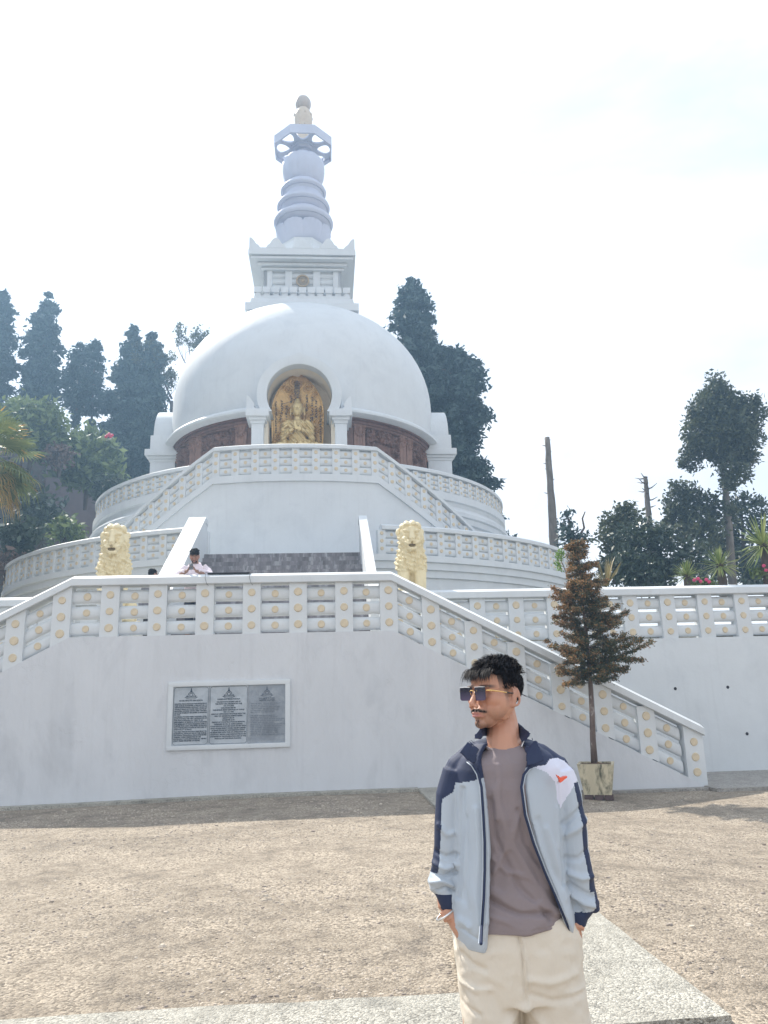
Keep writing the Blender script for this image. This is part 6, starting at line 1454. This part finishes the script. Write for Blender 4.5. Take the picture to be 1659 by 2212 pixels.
# zips along both open edges, with puller
for nm, pth, dy0 in (('zip', [(1012, 1646), (1022, 1654), (1033, 1672), (1040, 1700), (1044, 1760), (1047, 1820), (1047, 1880), (1045, 1940), (1041, 2000), (1039, 2038)], 0), ('zip', [(1150, 1658), (1140, 1662), (1131, 1674), (1126, 1700), (1134, 1760), (1152, 1820), (1176, 1882), (1198, 1932), (1214, 1970), (1226, 1998), (1233, 2020)], 1)):
    b = MB(); b2 = MB(); pts = []
    for i, (x, y) in enumerate(pth):
        r_ = next((q for q in range(len(ROWS)-1) if ROWS[q][0] <= y <= ROWS[q+1][0]), 0); g = (y-ROWS[r_][0])/(ROWS[r_+1][0]-ROWS[r_][0]); R1 = [ROWS[r_][k]*(1-g)+ROWS[r_+1][k]*g for k in range(6)]
        a, c_ = mp_(R1[1], y), mp_(R1[2], y); cx, rx = (a.x+c_.x)/2, (c_.x-a.x)/2; u = min(.99, abs((mp_(x, y).x-cx)/rx)); yy_ = .02-(R1[3])*(1-u**2.3)**(1/2.3)
        if i < 2: yy_ -= .008
        pts.append(mp_(x, y, yy_-.004))
    b.tube(pts, .0042, 8); b.build(nm, NAVY, jk, smooth=True)
    sgn = -1 if dy0 == 0 else 1; b2.tube([p+Vector((sgn*.0055, -.0015, 0)) for p in pts], .0018, 6); b2.build('zip_tape', JACK, jk, smooth=True)
    if dy0:
        e = pts[-1]; b = MB(); b.box(e.x-.004, e.x+.004, e.y-.007, e.y, e.z-.012, e.z+.004, .0015); b.tube([e+Vector((.002, -.007, -.006)), e+Vector((.006, -.008, -.018)), e+Vector((.007, -.008, -.034))], [.002, .0025, .003], 6); b.tube([e+Vector((.007+.0045*math.cos(w_), -.008, -.036+.006*math.sin(w_))) for w_ in np.linspace(0, 6.28, 12)], .0014, 5, cap=False); b.build('zip_puller', SILV, jk, smooth=True)
# small orange bird-like mark on the chest
b = MB(); q0 = mp_(1187, 1668); yy_ = -.098
poly = [(1187.5, 1667), (1191, 1668.5), (1196, 1674), (1202, 1671), (1209, 1669.5), (1208, 1673), (1203, 1676), (1199, 1680), (1194, 1683), (1193, 1677), (1190, 1672)]
pp = [mp_(x, y) for x, y in poly]; b.prism([(p.x, p.z) for p in pp], yy_-.012, yy_+.012)
lg = b.build('chest_mark', mat('orange_print', (.80, .12, .06), .5), jk)
man['_lg'] = 0; del man['_lg']

# trousers
b = MB()
loft(b, [row(1975, 992, 1236, .112, .02), row(2000, 986, 1246, .122, .02), row(2040, 984, 1256, .130, .02), row(2090, 986, 1262, .133, .022), row(2130, 990, 1266, .132, .022), row(2150, 994, 1268, .128, .022)][::-1])
for s, xs_ in ((-1, ((994, 1122), (1002, 1122))), (1, ((1122, 1270), (1130, 1279)))):
    a, c_ = mp_(xs_[0][0], 2145), mp_(xs_[0][1], 2145); d, e = mp_(xs_[1][0], 2212), mp_(xs_[1][1], 2212)
    x1 = (d.x+e.x)/2; r1 = (e.x-d.x)/2
    loft(b, [((a.x+c_.x)/2, .022, a.z+.03, (c_.x-a.x)/2*.97, .118), ((a.x+c_.x)/2, .022, a.z-.01, (c_.x-a.x)/2*.97, .120), (x1, .02, d.z, r1, .116), (x1+s*.008, .02, .50, r1*.98, .110), (x1+s*.014, .03, .30, r1*.96, .108), (x1+s*.016, .035, .09, r1*.98, .112), (x1+s*.016, .035, .05, r1*.98, .112)][::-1], 32)
me = remesh(b, .0055, 3)
def trd(c, n):
    x, y, z = c.T; f = np.clip(-n[:, 1]*1.3+.1, 0, 1); o = .0035*ridg(c, (9, 5, 13), 21)*(.5+nfield(c, (4, 3, 4), 25))-.002*ridg(c, (16, 8, 9), 23)+.0045*nfield(c, (7, 4, 6), 11)+.0030*nfield(c, (18, 10, 14), 12)+.0014*nfield(c, (45, 25, 40), 13)
    for p, w, a in ((((1110, 2004), (1118, 2060), (1122, 2110), (1124, 2145)), .004, -.006), (((1116, 2004), (1124, 2060), (1127, 2108)), .005, .004), (((990, 2045), (1015, 2066), (1040, 2072)), .008, -.006), (((992, 2110), (1020, 2118), (1050, 2112)), .008, .006), (((1000, 2160), (1030, 2166)), .007, -.005), (((1130, 2090), (1170, 2098), (1230, 2086)), .010, .005), (((1135, 2120), (1180, 2135), (1250, 2128)), .009, -.005), (((1120, 2150), (1090, 2180), (1080, 2212)), .012, .008), (((1128, 2150), (1160, 2185), (1170, 2212)), .012, .007)): o += crease(c, Cp(*p), w, a*1.5, front=f)
    for p in (((1243, 2010), (1256, 2040), (1258, 2070)), ((998, 2032), (984, 2055), (982, 2070))): o += crease(c, Cp(*p), .006, .006)
    return o
displace(me, trd); fin(me, 'trousers', TRS, man)
for s in (-1, 1):
    b = MB(); x0 = nb.x-.01+s*.12; b.ell((x0, -.06, .045), (.052, .14, .045)); b.box(x0-.052, x0+.052, -.20, .09, 0, .028, .01); me = remesh(b, .006, 3); fin(me, 'shoe', mat('white_sneaker', (.7, .7, .7), .6), man)
# bracelet
b = MB(); cw = mp_(964, 1972, .012); b.tube([cw+Vector((.030*math.cos(a), .030*math.sin(a), .020*math.cos(a))) for a in np.linspace(0, 6.28, 22)], .0035, 6, cap=False); b.build('bracelet', SILV, man, smooth=True)

# ---- man in the pale hoodie reading his phone at the railing ---------------------
hb = W2(-2.02-.0, -18.0, 0); p_ = atY(422, 1200, hb.y); hb.x = p_.x
hood = empty('person', 'bearded man in a pale pink hoodie looking down at a phone over the railing', 'person', loc=(hb.x, hb.y, 2.85), rz=R(6))
HM2 = Matrix.Translation((.0, -.10, 1.545)) @ Matrix.Rotation(R(4), 4, 'Z') @ Matrix.Rotation(R(22), 4, 'X') @ Matrix.Scale(1.12, 4)
b = MB(); head_parts(b, HM2); b.tube([(0, .0, 1.48), (0, .02, 1.36)], [.06, .075], 12); loft(b, [(0, .04, .85, .16, .10), (0, .03, 1.2, .17, .11), (0, .02, 1.36, .14, .09)])
for s in (-1, 1):
    b.tube([(s*.20, .02, 1.33), (s*.29, -.10, 1.16), (s*.20, -.36, 1.15), (s*.075, -.43, 1.20)], [.05, .045, .04, .03], 10)
    handm(b, (s*.075, -.42, 1.20), (-s*.35, -.25, .6), (s*.2, -.9, 0) if s > 0 else (.2, .9, 0), .95, .55)
    b.tube([(s*.09, .04, .88), (s*.10, .02, .5), (s*.10, .06, .08)], [.085, .06, .045], 10); b.ell((s*.10, -.02, .04), (.045, .11, .04))
me = remesh(b, .0065, 1); c, n_ = arr(me); o_, Lh = head_disp(c, n_, HM2.inverted()); setco(me, c+n_*o_[:, None]*.6); paint_head(me, Lh, (.30, .17, .12), 1.6); fin(me, 'body', SKIN, hood)
hair_strands(hood, HM2, 2600, 8, .035, wid=.004)
b = MB(); b.M = HM2; b.ell((0, -.035, -.085), (.050, .052, .035)); b.M = Matrix.Identity(4); me = remesh(b, .006, 1); fin(me, 'beard', HAIR, hood)
PINK = mat('pale_pink_fleece', (.74, .66, .71), .85, var=.03, vscale=9)
b = MB(); loft(b, [(0, .04, .82, .20, .14), (0, .04, 1.0, .205, .145), (0, .03, 1.22, .215, .145), (0, .02, 1.33, .19, .12), (0, .02, 1.39, .11, .09)])
for s in (-1, 1): b.tube([(s*.17, .02, 1.335), (s*.26, -.03, 1.24), (s*.305, -.12, 1.175)], [.078, .074, .068], 12); b.tube([(s*.305, -.12, 1.175), (s*.24, -.30, 1.18), (s*.115, -.40, 1.20)], [.068, .058, .044], 12)
b.tube([(0+.095*math.cos(a), .01+.085*math.sin(a), 1.395+.03*math.sin(a)) for a in np.linspace(0, 6.28, 18)], .032, 8, cap=False); b.ell((0, .12, 1.36), (.12, .06, .09))
me = remesh(b, .009, 3); displace(me, lambda c, n: .010*nfield(c, (9, 9, 13), 3)+.006*nfield(c, (24, 20, 26), 4)); fin(me, 'hoodie', PINK, hood)
b = MB(); loft(b, [(0, .04, .74, .17, .13), (0, .04, .92, .18, .13)]); [loft(b, [(s*.09, .05, .04, .075, .08), (s*.09, .03, .5, .085, .09), (s*.09, .03, .8, .095, .12)]) for s in (-1, 1)]
me = remesh(b, .01, 2); fin(me, 'jeans', mat('dark_denim', (.04, .05, .08), .8), hood)
b = MB(); b.M = Matrix.Translation((0, 0, 0)); b.box(-.036, .036, -.006, .006, -.075, .075, .004, 0); b.box(-.031, -.004, -.009, -.005, .030, .068, .003, 1); b.disc((-.018, -.009, .058), .007, .003, 12, mi=2); b.disc((-.018, -.009, .041), .007, .003, 12, mi=2)
ph_ = b.build('phone', [mat('phone_back', (.12, .13, .14), .3), BLACKP, SILV], None, smooth=30); tag(ph_, 'dark phone held in both hands by the man in the pink hoodie', 'phone')
ph_.location = Vector((hb.x, hb.y, 2.85))+rotv((-.005, -.475, 1.275), R(6)); ph_.rotation_euler = (R(-28), 0, R(10))

# ---- somebody of whom only the top of the head shows behind the coping -------------
q = W2(-3.0, -16.9, 0); p_ = atY(331, 1229, q.y)
oth = empty('person', 'person behind the railing with only the top of a dark-haired head showing', 'person', loc=(p_.x, q.y, 2.85))
Hh = p_.z-2.85; HM3 = Matrix.Translation((0, 0, Hh-.125)) @ Matrix.Rotation(R(150), 4, 'Z')
b = MB(); head_parts(b, HM3); z_ = Hh-.125; b.tube([(0, 0, z_-.05), (0, .01, z_-.2)], [.05, .06], 10); loft(b, [(0, .02, .7, .13, .09), (0, .02, z_-.4, .15, .09), (0, .02, z_-.22, .16, .08), (0, .02, z_-.16, .08, .06)])
for s in (-1, 1): b.tube([(s*.17, .02, z_-.24), (s*.22, .03, z_-.5), (s*.22, -.04, z_-.74)], [.05, .04, .03], 8); handm(b, (s*.22, -.04, z_-.74), (0, -.1, -1), (0, s, 0), .9, .3); b.tube([(s*.08, .02, .75), (s*.09, .02, .4), (s*.09, .03, .06)], [.08, .055, .04], 8); b.ell((s*.09, -.04, .04), (.04, .1, .035))
me = remesh(b, .008, 1); c, n_ = arr(me); o_, Lh = head_disp(c, n_, HM3.inverted()); paint_head(me, Lh, (.30, .17, .12), .2); fin(me, 'body', SKIN, oth)
hair_strands(oth, HM3, 1800, 18, .03, wid=.004, fringe=False)
b = MB(); loft(b, [(0, .02, .62, .17, .12), (0, .02, z_-.4, .18, .12), (0, .02, z_-.22, .18, .10), (0, .02, z_-.17, .09, .07)]); [b.tube([(s*.16, .02, z_-.24), (s*.23, .03, z_-.5), (s*.225, -.03, z_-.7)], [.07, .055, .045], 8) for s in (-1, 1)]
me = remesh(b, .01, 2); fin(me, 'jumper', mat('grey_wool', (.2, .2, .22), .9), oth)
b = MB(); [loft(b, [(s*.085, .03, .04, .07, .08), (s*.085, .02, .5, .08, .09), (s*.085, .02, .72, .095, .11)]) for s in (-1, 1)]; me = remesh(b, .01, 2); fin(me, 'trousers', mat('black_cloth', (.03, .03, .035), .9), oth)

# black strap hung over the coping
b = MB(); b.box(-.42, .38, -.03, .25, .0, .02, .005); st_ = empty('strap_bar', 'black bar tied with thin cords over the front coping', 'bar'); st_.location = W2(-.90, FY-.02+.08, ZT+.002); st_.rotation_euler = (0, 0, TH)
b.build('bar', BLACKP, st_, smooth=30); b = MB()
for x in (-.43, .39): b.tube([(x, .05, .022), (x, -.145, .012), (x-.01, -.15, -.10), (x+.02, -.15, -.21), (x+.05, -.10, -.24)], .004, 5)
b.build('cord', mat('grey_cord', (.15, .15, .15), .8), st_, smooth=True)
# ================================================================== thin haze in the air
b = MB(); b.box(-70, 60, -12, 90, -3, 62)
HZ = bpy.data.materials.new('thin_haze'); HZ.use_nodes = True; _t = HZ.node_tree; _t.nodes.remove(_t.nodes['Principled BSDF'])
_v = N(_t, 'ShaderNodeVolumePrincipled'); _v.inputs['Color'].default_value = (.42, .68, 1.0, 1); _v.inputs['Density'].default_value = .0030; _v.inputs['Anisotropy'].default_value = .45
_t.links.new(_v.outputs[0], _t.nodes['Material Output'].inputs['Volume'])
tag(b.build('haze', HZ), kind='stuff')
